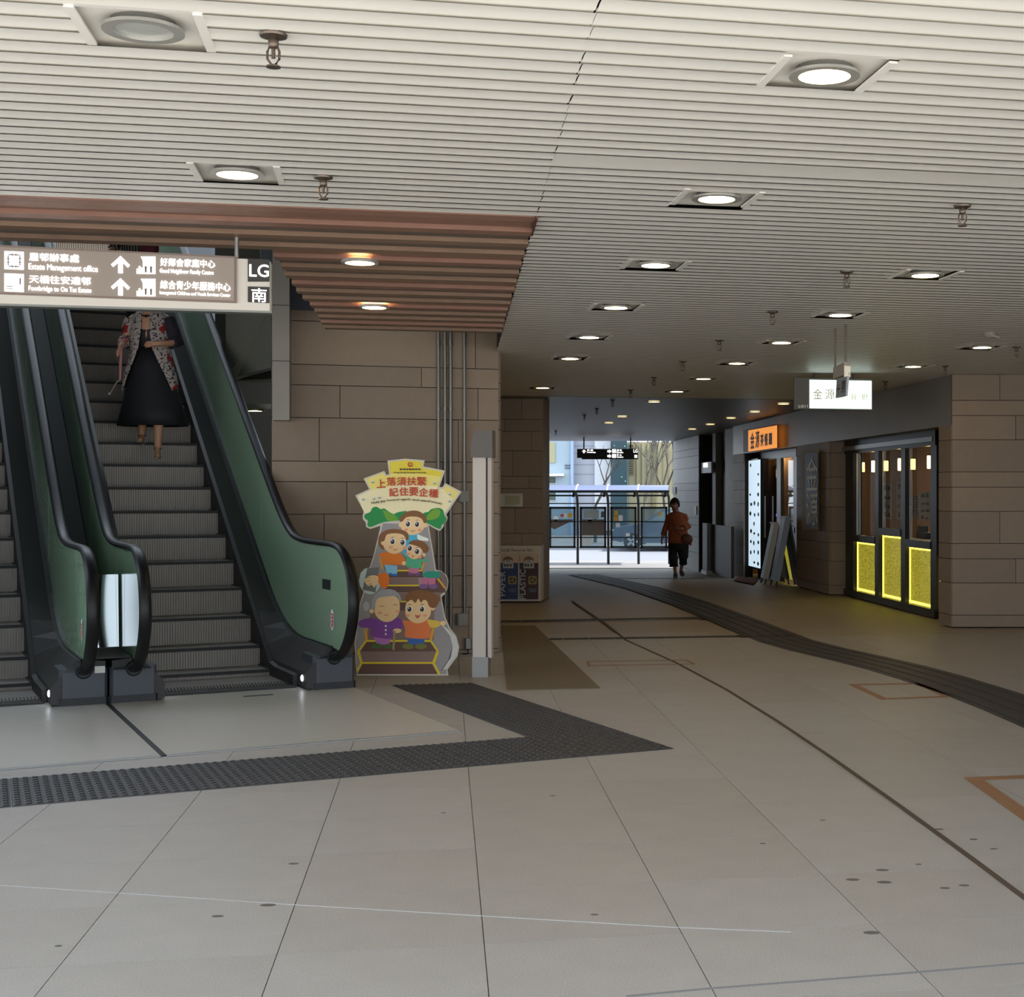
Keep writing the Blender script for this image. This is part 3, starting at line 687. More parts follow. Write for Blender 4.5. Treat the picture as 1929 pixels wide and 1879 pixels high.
    for k in range(3): g.poly([cc + EA_B * s * .003 + EA_A * x + UP * (y + .03 - .028 * k) for x, y in ((-.012, -.009), (.012, -.009), (.012, .009), (-.012, .009))], 0)
    g.build('sticker', [M_print, mat('warning red', (196, 40, 44), .5)], root)
    # comb light in the skirt
    g = MB(); pl = E3(us - s * .03, .12, .09); g.sphere(pl, (.012, .03, .026), 0, 12, 7, EA_B, EA_A); g.build('comb_light', mat('comb light', (255, 255, 255), .4, emit=(235, 240, 255), estr=7), root, True)
def steps(root, u0, u1):
    mid = (u0 + u1) / 2; W = u1 - u0
    g = MB()                                          # tread and riser of one step, grooved
    g.box(EA_A * (step_dw / 2) + UP * -.012, (W, step_dw, .024), EA_B, EA_A)
    g.box(EA_A * .008 + UP * -.012, (W, .02, .026), EA_B, EA_A, UP, 1)
    nr = 46
    for k in range(nr):
        x = -W / 2 + (k + .5) * W / nr
        g.box(EA_B * x + EA_A * .013 + UP * -.125, (W / nr * .55, .014, .2), EA_B, EA_A)
    g.box(EA_A * .024 + UP * -.125, (W, .012, .21), EA_B, EA_A)
    g.box(EA_B * (-W / 2 + .012) + EA_A * .2 + UP * .003, (.02, .36, .01), EA_B, EA_A, UP, 1)
    g.box(EA_B * (W / 2 - .012) + EA_A * .2 + UP * .003, (.02, .36, .01), EA_B, EA_A, UP, 1)
    me = g.mesh('step', [M_step, M_stepd])
    for k in range(N_STEP):
        obj('step', me, root, E3(mid, step_w0 + step_dw * k, step_z0 + step_dz * k))
    obj('step', me, root, E3(mid, step_w0 - step_dw, .062))
    g = MB(); g.box(EA_A * (.3) + UP * -.012, (W, .62, .024), EA_B, EA_A)
    g.v = [tuple(Vector(v) + E3(mid, .36 + .1, .012)) for v in g.v]; g.build('flat_step', M_step, root)
    g = MB()
    for k in range(40):
        x = u0 + (k + .5) * W / 40
        g.prism([E3(x - .005, .27, .0), E3(x + .005, .27, 0), E3(x + .004, .47, .026), E3(x - .004, .47, .026)], UP * .006)
    g.box(E3(mid, .24, .012), (W, .1, .02), EA_B, EA_A)
    g.build('comb_plate', M_stepd, root)
    # dark carriage below the steps
    g = MB(); g.prism([E3(u0, 1.5, -.02), E3(u0, step_w0 + step_dw * N_STEP, step_z0 + step_dz * N_STEP - .42), E3(u0, step_w0 + step_dw * N_STEP, step_z0 + step_dz * N_STEP - .75), E3(u0, 2.0, -.02)], EA_B * W); g.build('truss', M_blackmat, root)
def landing(root, u0, u1):
    g = MB(); g.prism([E3(u0, -2.43, 0.001), E3(u1, -2.43, .001), E3(u1, .28, .001), E3(u0, .28, .001)], UP * .006); g.build('landing_plate', M_plate, root)
    g = MB(); g.prism([E3(u0, -2.45, 0.001), E3(u1, -2.45, .001), E3(u1, -2.43, .001), E3(u0, -2.43, .001)], UP * .008); g.build('plate_edge', M_steel, root)
ER = thing('escalator', 'right-hand escalator with a woman riding down, green glass balustrades and black handrails', 'escalator', E3(-.55, .2), 'pair of escalators')
EL = thing('escalator', 'left-hand escalator of the pair, cut off by the left edge', 'escalator', E3(-2.4, .2), 'pair of escalators')
balustrade(ER, .165, +1, 'r'); balustrade(ER, -1.33, -1, 'l'); steps(ER, -1.08, -.085); landing(ER, -1.495, .325)
balustrade(EL, -1.675, +1, 'r'); balustrade(EL, -3.17, -1, 'l'); steps(EL, -2.92, -1.925); landing(EL, -3.4, -1.53)
# mirror-finish panel between the two newels
g = MB(); g.prism([E3(-1.655, .62, .36), E3(-1.35, .62, .36), E3(-1.35, .66, .92), E3(-1.655, .66, .92)], EA_A * .02)
g.build('mirror_panel', M_mirror, ER)
g = MB(); g.prism([E3(-1.655, -.0, .335), E3(-1.35, -.0, .335), E3(-1.35, .9, .335), E3(-1.655, .9, .335)], UP * .012); g.build('centre_deck', M_dark, ER)
# white label on the left casing and black lettering panel on the right glass
g = MB(); g.prism([E3(-1.60, -.012, .235), E3(-1.53, -.012, .235), E3(-1.53, -.012, .285), E3(-1.60, -.012, .285)], EA_A * .003); g.build('white_label', M_white, EL)
g = MB(); g.prism([E3(.158, .32, .78), E3(.158, .08, .78), E3(.158, .08, .86), E3(.158, .32, .86)], EA_B * -.002); g.build('glass_notice', mat('dark notice', (34, 40, 38), .5), ER)
g = MB(); g.box(E3(-.55 + .1, -.12, .0085), (.22, .035, .003), EA_B, EA_A); g.build('lifting_slot', M_stepd, ER)
g = MB(); g.prism([E3(-1.53, -2.43, .002), E3(-1.495, -2.43, .002), E3(-1.495, .0, .002), E3(-1.53, .0, .002)], UP * .006); g.build('plate_joint', M_stepd, ER)

# ================================================================== SIGNS
M_signp = mat('taupe sign panel', (150, 138, 128), .5, emit=(150, 138, 128), estr=.12)
M_signl = mat('backlit white lettering', (255, 255, 255), .5, emit=(255, 255, 255), estr=1.3)
M_signf = mat('white sign housing', (222, 216, 206), .45)
M_tiledk = mat('charcoal sign tile', (46, 42, 38), .5)
# hanging direction sign, left
sg0 = at(-70, 520, 7.46); sg1 = at(511, 520, 7.79)
SD = Vector((sg1.x - sg0.x, sg1.y - sg0.y, 0)).normalized(); SNv = Vector((SD.y, -SD.x, 0))   # towards the camera
def sgn(x, y, off=0.):                             # point on the sign plane seen at pixel x, y
    r = Vector(((x - PX) / F, 1, -(y - HY) / F)); o_ = Vector((0, 0, CH)); q = sg0 + SNv * off
    t = (q - o_).dot(SNv) / r.dot(SNv); return o_ + r * t
SIGN = thing('hanging_sign', 'white framed hanging direction sign in front of the escalators with up arrows', 'sign', sgn(255, 575))
g = MB(); p = [sgn(-70, 463), sgn(497, 489.5), sgn(506, 491), sgn(511, 498), sgn(511, 588), sgn(-70, 570)]
g.prism(p, SNv * -.09); g.build('housing', M_signf, SIGN)
g = MB(); p = [sgn(-68, 459, .004), sgn(446, 484, .004), sgn(446, 571.5, .004), sgn(-68, 552, .004)]
g.prism(p, SNv * .014); g.build('panel_rim', mat('taupe sign rim', (136, 118, 110), .5), SIGN)
g = MB(); p = [sgn(-66, 462, .02), sgn(441.5, 486.5, .02), sgn(441.5, 567, .02), sgn(-66, 548.5, .02)]
g.prism(p, SNv * .003); g.build('panel', M_signp, SIGN)
g = MB(); p = [sgn(-70, 570, .002), sgn(511, 586, .002), sgn(511, 590, .002), sgn(-70, 574, .002)]
g.prism(p, SNv * -.09); g.build('bottom_rail', mat('grey sign rail', (128, 130, 126), .4, .5), SIGN)
g = MB(); p = [sgn(508, 492, .003), sgn(511, 495, .003), sgn(511, 588, .003), sgn(508, 588, .003)]
g.prism(p, SNv * -.09); g.build('end_rail', mat('grey sign rail', (128, 130, 126), .4, .5), SIGN)
for y0, y1, y2, y3 in ((487, 532, 489.5, 531), (540, 570.5, 541, 571.5)):
    g = MB(); g.prism([sgn(467, y0, .004), sgn(507.5, y2, .004), sgn(507.5, y3, .004), sgn(467, y1 - 1, .004)], SNv * .003); g.build('level_tile', M_tiledk, SIGN)
def stext(s, x0, y0, x1, y1, tilt, mb, off=.026, bold=.0):
    """lettering between pixel (x0, y0 top) and (x1, y1 bottom) on the sign plane, following its slope"""
    a = sgn(x0, y1, off); b = sgn(x1, y1 + (x1 - x0) * tilt, off); c = sgn(x0, y0, off)
    letters(mb, s, a, (b - a).normalized(), UP, (b - a).length, (c - a).length, 0, bold)
TL = .040
for s, x0, y0, x1, y1, bold in (('屋邨辦事處', 55, 476, 149, 491, .0009), ('Estate Management office', 54, 496, 184, 511, .0006), ('天橋往安達邨', 55, 518, 171, 533, .0009), ('Footbridge to On Tat Estate', 54, 538, 172, 550, .0006),
    ('好鄰舍家庭中心', 302, 486, 405, 501, .0009), ('Good Neighbour Family Centre', 301, 506, 402, 516, .0008), ('綜合青少年服務中心', 302, 528, 434, 544, .0009), ('Intergrated Children and Youth Services Center', 301, 548, 434, 556, .0007)):
    g = MB(); stext(s, x0, y0, x1, y1, TL, g, bold=bold); g.build('lettering', M_signl, SIGN)
g = MB(); stext('LG', 470, 498, 506, 521, .03, g, .009, .0012); g.build('lettering', M_signl, SIGN)
g = MB(); stext('南', 474, 543, 502, 569, .03, g, .009, .0008); g.build('lettering', M_signl, SIGN)
for yt in (482, 524):
    g = MB(); X = lambda x, y: sgn(x, y + (x - 227) * TL, .026)
    g.poly([X(*q) for q in ((227, yt), (245, yt + 17), (241, yt + 22), (231.5, yt + 13.5), (231.5, yt + 33), (222.5, yt + 33), (222.5, yt + 13.5), (213, yt + 22), (209, yt + 17))]); g.build('arrow', M_signl, SIGN)
def sq(mb, x0, y0, x1, y1, off, mi=0): mb.poly([sgn(x0, y0 + (x0 - 8) * .0, off), sgn(x1, y0 + (x1 - x0) * TL, off), sgn(x1, y1 + (x1 - x0) * TL, off), sgn(x0, y1, off)], mi)
M_pict = mat('taupe pictogram', (120, 106, 100), .5)
g = MB(); sq(g, 8, 473, 45, 507, .026)
c = (26.5, 490.8)
for dx, dy, w_, h_ in ((0, -11, 20, 2), (0, 11, 20, 2), (-11, 0, 2, 20), (11, 0, 2, 20)): sq(g, c[0] + dx - w_ / 2, c[1] + dy - h_ / 2, c[0] + dx + w_ / 2, c[1] + dy + h_ / 2, .0275, 1)
for e in (-1, 1):
    for f in (-3.5, 3.5):
        sq(g, c[0] + f - .8, c[1] + e * 11 - 3, c[0] + f + .8, c[1] + e * 11 + 3, .0278, 1); sq(g, c[0] + e * 11 - 3, c[1] + f - .8, c[0] + e * 11 + 3, c[1] + f + .8, .0278, 1)
g.build('pictogram', [M_signl, M_pict], SIGN)
g = MB(); sq(g, 8, 515, 45, 549, .026); sq(g, 36.5, 524, 39.5, 536, .0275, 1); sq(g, 12, 538.5, 24, 540, .0275, 1); sq(g, 13, 543, 24, 544.5, .0275, 1); g.build('pictogram', [M_signl, M_pict], SIGN)
for yt in (484, 526):
    g = MB(); g.poly([sgn(x, y + (x - 257) * TL, .026) for x, y in ((265, yt - 1), (293, yt - 2), (293, yt + 31), (257, yt + 32), (257, yt + 22), (261, yt + 22), (261, yt + 17), (265, yt + 17), (265, yt + 20), (269, yt + 20), (269, yt + 7))])
    for x in (274.5, 284.5): g.poly([sgn(xx, yy + (x - 257) * TL, .0275) for xx, yy in ((x - 2.4, yt + 17), (x + 2.4, yt + 17), (x + 1.5, yt + 29), (x - 1.5, yt + 29))], 1)
    g.build('pictogram', [M_signl, M_pict], SIGN)
for x in (446, -40):
    q = sgn(x, 486, -.045); g = MB(); g.tube([q, Vector((q.x, q.y, CEIL + .02))], .011, 10); g.build('hanger_rod', M_steel, SIGN, True)

# shop light box hung from the ceiling at right
BD = 16.75
LB = thing('light_box_sign', 'hanging white light box shop sign reading LG11 with gold characters', 'sign', at(1570, 772, BD))
P = lambda x, y, off=0: at(x, y + (x - 1498) * .006, BD - off)
g = MB(); g.prism([P(1497, 712), P(1643, 714), P(1643, 772), P(1497, 771)], (0, .14, 0)); g.build('case', mat('grey green case', (96, 98, 90), .45), LB)
g = MB(); g.prism([P(1498.5, 713.5, .004), P(1523, 713.5, .004), P(1523, 769.5, .004), P(1498.5, 769.5, .004)], (0, .004, 0)); g.build('end_panel', mat('grey end panel', (92, 86, 80), .5), LB)
g = MB(); g.prism([P(1525, 715.5, .006), P(1642, 717, .006), P(1642, 770, .006), P(1525, 769, .006)], (0, .006, 0)); g.build('lit_face', mat('lit white acrylic', (240, 255, 250), .4, emit=(228, 255, 246), estr=1.5), LB)
M_gold = mat('gold characters', (176, 150, 40), .5); M_red = mat('red strokes', (170, 60, 40), .5)
def ptxt(name, s, fn, x0, y0, x1, y1, m, parent, off, bold=0.):
    a, b, c = fn(x0, y1, off), fn(x1, y1, off), fn(x0, y0, off); g = MB()
    letters(g, s, a, (b - a).normalized(), (c - a).normalized(), (b - a).length, (c - a).length, 0, bold); return g.build(name, m, parent)
for s, x0, y0, x1, y1 in (('金', 1532, 733, 1549, 752), ('源', 1554.5, 733, 1572, 752), ('茶', 1582, 739, 1593, 752), ('餐', 1602.5, 741, 1614, 753), ('廳', 1623, 741, 1636, 753)):
    ptxt('lettering', s, P, x0, y0, x1, y1, M_gold, LB, .008)
ptxt('lettering', 'LG11', P, 1504.5, 763, 1521.5, 768, M_print, LB, .006, .001)
for x in (1534, 1608):
    a = P(x, 712) + Vector((0, .07, 0)); g = MB(); g.box((a.x, a.y, (a.z + CEIL) / 2 + .01), (.02, .02, CEIL - a.z + .03)); g.build('hanger', M_blackmat, LB)
# small projecting sign on two rods
DS = 12.15
HS = thing('hanging_sign', 'small grey hanging box sign on two rods in front of the light box', 'sign', at(1587, 714, DS))
r0, r1 = ce(1573.5, 620), ce(1593, 613)
ax = Vector((r1.x - r0.x, r1.y - r0.y, 0)).normalized()
m0 = at(1569.5, 714, r0.y + .1); m1 = at(1590, 708, r1.y - .05); m1.z = m0.z
axx = Vector((m1.x - m0.x, m1.y - m0.y, 0)); 
g = MB(); b0 = at(1569.5, 693, r0.y + .1).z
g.prism([m0, m1, m1 + UP * (b0 - m0.z + .01), m0 + UP * (b0 - m0.z)], Vector((.053, .01, 0))); g.build('box', mat('grey sign box', (150, 144, 136), .5), HS)
g = MB(); a = at(1590.5, 689, r1.y - .09); g.prism([a, at(1602, 690, r1.y - .09), at(1602, 711, r1.y - .09), at(1590.5, 710, r1.y - .09)], (0, .03, 0)); g.build('white_end', M_white, HS)
ptxt('lettering', '2', lambda x, y, off: at(x, y, r1.y - .092), 1598, 702, 1600.5, 706.5, M_tiledk, HS, 0)
for r_, (x, y) in ((r0, (1573.5, 692)), (r1, (1593, 688))):
    g = MB(); g.tube([r_ + UP * .03, Vector((r_.x, r_.y, at(x, y, r_.y).z))], .009, 8); g.build('rod', mat('grey rod', (110, 98, 90), .4, .5), HS, True)
TS_ = thing('tilted_sign', 'small blue grey pictogram plate hanging tilted below the grey box sign', 'sign', at(1585, 748, 11.95))
q = [at(1576, 714, 12.15), at(1596, 709, 11.85), at(1593, 746, 11.85), at(1574, 750, 12.15)]
g = MB(); g.prism(q, Vector((.018, .006, 0))); g.build('plate', mat('blue grey plate', (150, 158, 168), .35, .3), TS_)
def TQ(x, y, off):
    fx, fy = (x - 1574) / 22, (y - 709) / 41
    return (q[0].lerp(q[1], fx)).lerp(q[3].lerp(q[2], fx), fy) + Vector((-.002, -.004, 0))
ptxt('lettering', '十', TQ, 1576.5, 722, 1583, 744, M_tiledk, TS_, 0, .002); ptxt('lettering', '男', TQ, 1586, 717, 1593, 742, M_tiledk, TS_, 0, .001)
# far direction sign at the street end
FD = 36.0
FS = thing('hanging_sign', 'dark hanging direction sign over the street end of the passage', 'sign', at(1150, 865, FD))
g = MB(); g.prism([at(1087, 846, FD), at(1202, 846, FD), at(1202, 865.5, FD), at(1096, 865.5, FD), at(1096, 863, FD), at(1087, 863, FD)], (0, .12, 0)); g.build('board', mat('dark sign board', (46, 42, 40), .5), FS)
fp = lambda x, y, off=.01: at(x, y, FD - off)
def fpoly(name, pts): g = MB(); g.poly([fp(*p) for p in pts]); g.build(name, M_signl, FS)
fpoly('arrow', ((1100, 847), (1104.5, 851), (1101.5, 851), (1101.5, 854), (1098.5, 854), (1098.5, 851), (1096, 851)))
for y in (850.5, 859.5): fpoly('arrow', ((1144, y - 2), (1148, y - 2), (1148, y - 4), (1152, y), (1148, y + 4), (1148, y + 2), (1144, y + 2)))
for y0, y1 in ((846.5, 853.5), (855.5, 863)): fpoly('pictogram', ((1153, y0), (1160.5, y0), (1160.5, y1), (1153, y1)))
for s, x0, y0, x1, y1 in (('天 橋', 1106, 847, 1117, 850), ('Footbridge', 1106, 851.5, 1122, 854), ('屋 邨', 1162, 847, 1171, 850.5), ('Estate office', 1162, 851.5, 1174, 854), ('中 心', 1162, 856, 1171, 859), ('Centre', 1162, 860, 1174, 862.5), ('LG', 1193.5, 847, 1201, 853), ('南', 1195, 857, 1200.5, 863)):
    ptxt('lettering', s, fp, x0, y0, x1, y1, M_signl, FS, .01, .003)
for x in (1100, 1188): a = at(x, 846, FD + .06); g = MB(); g.box((a.x, a.y, (a.z + CEIL) / 2), (.03, .03, CEIL - a.z)); g.build('hanger_rod', M_blackmat, FS)

# ================================================================== WALL FITTINGS
def wallA(x, y, off=0.):                           # point on the centre wall seen at a pixel
    r = Vector(((x - PX) / F, 1, -(y - HY) / F)); o_ = Vector((0, 0, CH)); q = Vector((wA0.x, wA0.y, 0)) + wAn * (.024 + off)
    t = (q - o_).dot(wAn) / r.dot(wAn); return o_ + r * t
M_pipe = mat('galvanised conduit', (124, 122, 116), .35, .6)
for x, lab in ((826, 'leftmost of the vertical galvanised conduits on the stone wall'), (838.5, 'second vertical galvanised conduit from the left on the stone wall'), (849, 'third vertical galvanised conduit from the left on the stone wall'), (875, 'right-hand galvanised conduit passing through the junction boxes')):
    p = wallA(x, 900, .025); o = thing('conduit', lab, 'conduit', Vector((p.x, p.y, .1)), 'conduits on the stone wall')
    g = MB(); g.tube([Vector((p.x, p.y, .1 if x < 870 else .38)), Vector((p.x, p.y, 3.2))], .016, 10); g.build('pipe', M_pipe, o, True)
    for z in (.6, 1.45, 2.35, 2.98):
        g = MB(); g.tube([Vector((p.x, p.y, z)), Vector((p.x, p.y, z + .03))], .022, 10); g.build('saddle', M_pipe, o, True)
for x0, x1, y0, y1, lab in ((863, 884, 925, 946, 'grey junction box on the conduit beside the cut-out header'), (860, 881, 1155, 1178, 'grey junction box low on the right-hand conduit')):
    a, b = wallA(x0, y1), wallA(x1, y0); o = thing('junction_box', lab, 'junction box', (a + b) / 2)
    g = MB(); g.bbox((a + b) / 2 + wAn * .035, ((b - a).length * .7, .07, abs(b.z - a.z)), .01, wAd, wAn, UP); g.build('body', mat('grey junction box', (134, 130, 122), .5), o)
    g = MB(); g.bbox((a + b) / 2 + wAn * .072, ((b - a).length * .62, .006, abs(b.z - a.z) * .88), .006, wAd, wAn, UP); g.build('cover', mat('grey junction box', (134, 130, 122), .5), o)
a, b = wallA(875, 1222), wallA(886, 1202); o = thing('socket_box', 'small grey socket box near the floor behind the post', 'socket', (a + b) / 2)
g = MB(); g.bbox((a + b) / 2 + wAn * .03, (.06, .06, .1), .008, wAd, wAn, UP); g.build('body', M_pipe, o)
g = MB(); g.tube([(a + b) / 2 + wAn * .03 - UP * .05, (a + b) / 2 + wAn * .05 - UP * .1, Vector((a.x, a.y - .12, .01))], .006, 6); g.build('lead', M_blackmat, o, True)
# free-standing cream post with grey cap
PD = 12.3
PO = thing('post', 'slim cream metal post with grey cap and foot in front of the stone wall', 'post', fl(905, 1275))
pp = lambda x, D=PD: (x - PX) / F * D
zt_ = at(900, 858, PD).z
g = MB(); g.box(((pp(890.5) + pp(915)) / 2, PD + .06, (zt_ + .16) / 2 + .0), (pp(915) - pp(890.5), .12, zt_ - .16)); g.build('shaft', M_cream, PO)
g = MB(); g.box(((pp(917.5) + pp(925)) / 2, PD + .09, (zt_ + .16) / 2 + .0), (pp(925) - pp(917.5), .12, zt_ - .16)); g.build('side_rail', M_cream, PO)
g = MB(); g.box(((pp(915) + pp(917.5)) / 2, PD + .1, (zt_ + .16) / 2 + .0), (pp(917.5) - pp(915) + .004, .1, zt_ - .16)); g.build('groove', M_blackmat, PO)
zc = at(900, 811, PD).z
g = MB(); g.prism([Vector((pp(888), PD - .02, zt_ - .02)), Vector((pp(928), PD - .02, zt_ - .02)), Vector((pp(928), PD - .02, zc)), Vector((pp(896), PD - .02, zc)), Vector((pp(888), PD - .02, zc - .1))], (0, .2, 0)); g.build('cap', mat('grey cap', (104, 98, 94), .5), PO)
g = MB(); g.box(((pp(889.5) + pp(919.5)) / 2, PD + .08, .085), (pp(919.5) - pp(889.5), .17, .17)); g.build('foot', mat('grey foot', (150, 148, 146), .4, .3), PO)
# brass-like plaque on the recess wall
a, b = at(939, 955, 21.2), at(985, 930, 21.2)
PQ = thing('plaque', 'shiny metal plaque on the dark stone wall above the recycle bins', 'plaque', (a + b) / 2)
g = MB(); g.box((a + b) / 2, (b.x - a.x, .02, b.z - a.z)); g.build('plate', mat('polished plaque', (196, 190, 172), .25, .8, noise=.2, nscale=12), PQ)
g = MB(); g.box((a + b) / 2 + Vector((.03, -.012, 0)), (b.x - a.x - .14, .006, b.z - a.z - .07)); g.build('inner_plate', mat('plaque centre', (164, 156, 124), .3, .7), PQ)
# ---- recycle bins
RD = 20.8
R = lambda x, y, off=0.: at(x, y, RD - off)
RB = thing('recycle_bin', 'cream recycle bin cabinet with blue PAPER and brown PLASTIC doors', 'bin', R(980, 1133))
zb = R(980, 1131).z
def rbox(name, x0, y0, x1, y1, off, d, m, parent=None):
    g = MB(); g.prism([R(x0, y1, off), R(x1, y1, off), R(x1, y0, off), R(x0, y0, off)], (0, d, 0)); return g.build(name, m, parent or RB)
rbox('cabinet', 925, 1028.5, 1019, 1133, 0, .38, M_cream)
rbox('header', 938, 1032, 1015, 1043, .012, .01, mat('cream header', (206, 192, 168), .5))
ptxt('lettering', '回收箱', R, 940, 1034, 960, 1040, M_tiledk, RB, .014); ptxt('lettering', 'Recycle Bin', R, 963.5, 1034, 1003.5, 1041, mat('brown print', (120, 104, 84), .6), RB, .014, .001)
for x0, x1, col, nm, tx0, tx1, ty0, ty1, wd in ((938.5, 976, (40, 58, 96), 'PAPER', 941, 951.5, 1077, 1123, 'paper'), (978.5, 1014, (62, 34, 30), 'PLASTIC', 979.5, 990, 1073, 1129, 'plastic')):
    d = rbox('door', x0, 1045, x1, 1129.5, .008, .008, mat(wd + ' door', col, .45))
    d['label'] = 'dark blue door lettered PAPER' if wd == 'paper' else 'dark brown door lettered PLASTIC'
    rbox('hood_plate', x0 + .3, 1044.5, x1 - .3, 1061, .02, .012, mat('tan hood plate', (196, 168, 138), .4, .3), d)
    cxx = (x0 + x1) / 2
    g = MB(); g.prism([R(cxx + 9 * math.cos(t), 1056.5 - 8 * math.sin(t), .022) for t in [math.pi * k / 10 for k in range(11)]], (0, -.05, 0)); g.build('hood', mat('brown hood', (120, 92, 72), .4, .3), d)
    rbox('slot', cxx - 6, 1055.5, cxx + 6, 1060, .075, .006, M_white, d); rbox('slot_gap', cxx - 4.6, 1056.7, cxx + 4.6, 1058.4, .078, .004, M_blackmat, d)
    n_ = rbox('notice', cxx - 10, 1061.5, cxx + 10, 1071, .024, .004, mat('pale notice', (176, 176, 164), .5), d)
    for kx in (-8, -3, 3): rbox('notice_print', cxx + kx, 1063.5, cxx + kx + 3.6, 1067.5, .026, .001, M_tiledk, d)
    # vertical lettering
    a_, b_, c_ = R(tx1, ty1, .012), R(tx1, ty0, .012), R(tx0, ty1, .012); g = MB()
    letters(g, nm, a_, (b_ - a_).normalized(), (c_ - a_).normalized(), (b_ - a_).length, (c_ - a_).length, 0, .0015); g.build('lettering', mat('grey lettering', (186, 186, 186), .5), d)
    ex = cxx + 8.0 if wd == 'paper' else cxx + 7
    g = MB()
    sqd = [R(ex + sx_ * 8 + (-sx_ * 2 if e else 0), 1093.5 + sy_ * (8 if e else 6), .011) for sx_, sy_, e in ((-1, -1, 1), (1, -1, 1), (1, -1, 0), (1, 1, 0), (1, 1, 1), (-1, 1, 1), (-1, 1, 0), (-1, -1, 0))]
    g.poly(sqd, 0)
    for k in range(3):                             # three chasing arrows
        t0 = 2 * math.pi * k / 3 + math.pi / 2
        pts = []
        for j in range(6): t = t0 + j * .26; pts.append(R(ex + 5.8 * math.cos(t), 1093.5 - 5.4 * math.sin(t), .013))
        t = t0 + 1.75; pts.append(R(ex + 4.3 * math.cos(t), 1093.5 - 4.1 * math.sin(t), .013))
        for j in range(5, -1, -1): t = t0 + j * .26; pts.append(R(ex + 2.9 * math.cos(t), 1093.5 - 2.7 * math.sin(t), .013))
        g.poly(pts, 1)
    g.build('recycling_mark', [mat('ochre print', (150, 128, 76), .5), mat('dark olive print', (44, 36, 20), .5)], d)
    for k in range(3): rbox('fine_print', ex - 8 + k, 1109.5 + k * 2.6, ex + 8 - k, 1110.8 + k * 2.6, .011, .001, mat('grey fine print', (110, 116, 128), .5), d)
# mats on the floor
g = MB(); p = [fl(944, 1180), fl(1008, 1180), fl(1131, 1298), fl(955, 1302)]
FM = g.prism([q_ + UP * .001 for q_ in p], (0, 0, .006)).build('floor_mat', mat('thin dark brown mat', (118, 107, 90), .8, noise=.08, nscale=30)); tag(FM, 'thin dark floor mat lying between post and drain slots', 'mat')
p = [wp(1392, KW - .12), wp(1428, KW - .12), wp(1420, KW - .62), wp(1383, KW - .62)]
g = MB(); g.prism([Vector((q_.x, q_.y, ground(q_.y) + .003)) for q_ in p], (0, 0, .012)); tag(g.build('entrance_mat', mat('dark red mat', (96, 30, 26), .9, noise=.1, nscale=40)), 'dark red door mat at the shop entrance', 'mat')

# ================================================================== CUT-OUT FIGURE BOARD
CD = 12.42
ZA = lambda x, y: (660 + x / 8.768, 855 + y / 8.768)
ZB = lambda x, y: (660 + x / 7.827, 1045 + y / 7.827)
def ell(cx, cy, rx, ry, n=20, a0=0., a1=2 * math.pi): return [(cx + rx * math.cos(a0 + (a1 - a0) * k / (n - (0 if a1 - a0 > 6.2 else 1))), cy + ry * math.sin(a0 + (a1 - a0) * k / (n - (0 if a1 - a0 > 6.2 else 1)))) for k in range(n)]
def smooth(pts, n=4):
    out = []; L = len(pts)
    for i in range(L):
        p0, p1, p2, p3 = [Vector(pts[(i + d) % L]) for d in (-1, 0, 1, 2)]
        for k in range(n):
            t = k / n; q = .5 * (2 * p1 + (p2 - p0) * t + (2 * p0 - 5 * p1 + 4 * p2 - p3) * t * t + (3 * p1 - p0 - 3 * p2 + p3) * t ** 3); out.append((q.x, q.y))
    return out
CO = thing('cutout_board', 'standing cut-out safety board with cartoon family on stairs beside the escalator', 'sign board', at(770, 1272, CD))
outA = [(80, 690), (310, 585), (218, 410), (560, 285), (590, 350), (640, 340), (612, 115), (900, 82), (1225, 108), (1205, 210), (1560, 280), (1470, 550), (1520, 555), (1565, 485), (1835, 630), (1580, 1010)]
outA2 = [(1605, 1060), (1590, 1110), (1545, 1160), (1535, 1210), (1480, 1275), (1430, 1260), (1290, 1180)]
outB = [(1225, 0), (1260, 225), (1340, 245), (1420, 310), (1445, 400), (1430, 500), (1390, 590), (1340, 630), (1395, 920), (1470, 1090), (1560, 1200), (1605, 1370), (1580, 1500), (1430, 1700), (1445, 1785), (95, 1785), (60, 1320), (105, 1000), (135, 740), (195, 545), (140, 470), (125, 380), (150, 270), (210, 210), (285, 190), (345, 0)]
outA3 = [(500, 1190), (330, 1245), (260, 1210), (255, 1140), (205, 1080), (205, 1000), (225, 960)]
outline = [ZA(*p) for p in outA + outA2] + [ZB(*p) for p in outB] + [ZA(*p) for p in outA3]
g = MB(); g.prism([at(x, y, CD) for x, y in outline], (0, .015, 0)); g.build('board', mat('white board edge', (214, 206, 188), .6), CO)
LAY = [0]
PAL = {}
def pm(c):
    if c not in PAL: PAL[c] = mat('print %d %d %d' % c, tuple(min(255, v_ * 1.1 + 4) for v_ in c), .6)
    return PAL[c]
class Print:
    def __init__(s): s.mb = MB(); s.mats = []; s.k = {}
    def p(s, pts, c, z=None):
        if c not in s.k: s.k[c] = len(s.mats); s.mats.append(pm(c))
        LAY[0] += 1; D = CD - .0012 - LAY[0] * .00004
        s.mb.poly([at(x, y, D) for x, y in pts], s.k[c])
    def done(s, name, label=None):
        o = s.mb.build(name, s.mats, CO)
        if label: o['label'] = label
SKN, HAIR, YEL, STP, STPD, GRY, GRN = (226, 190, 138), (122, 78, 40), (214, 186, 24), (124, 100, 90), (92, 64, 54), (142, 136, 134), (26, 128, 62)
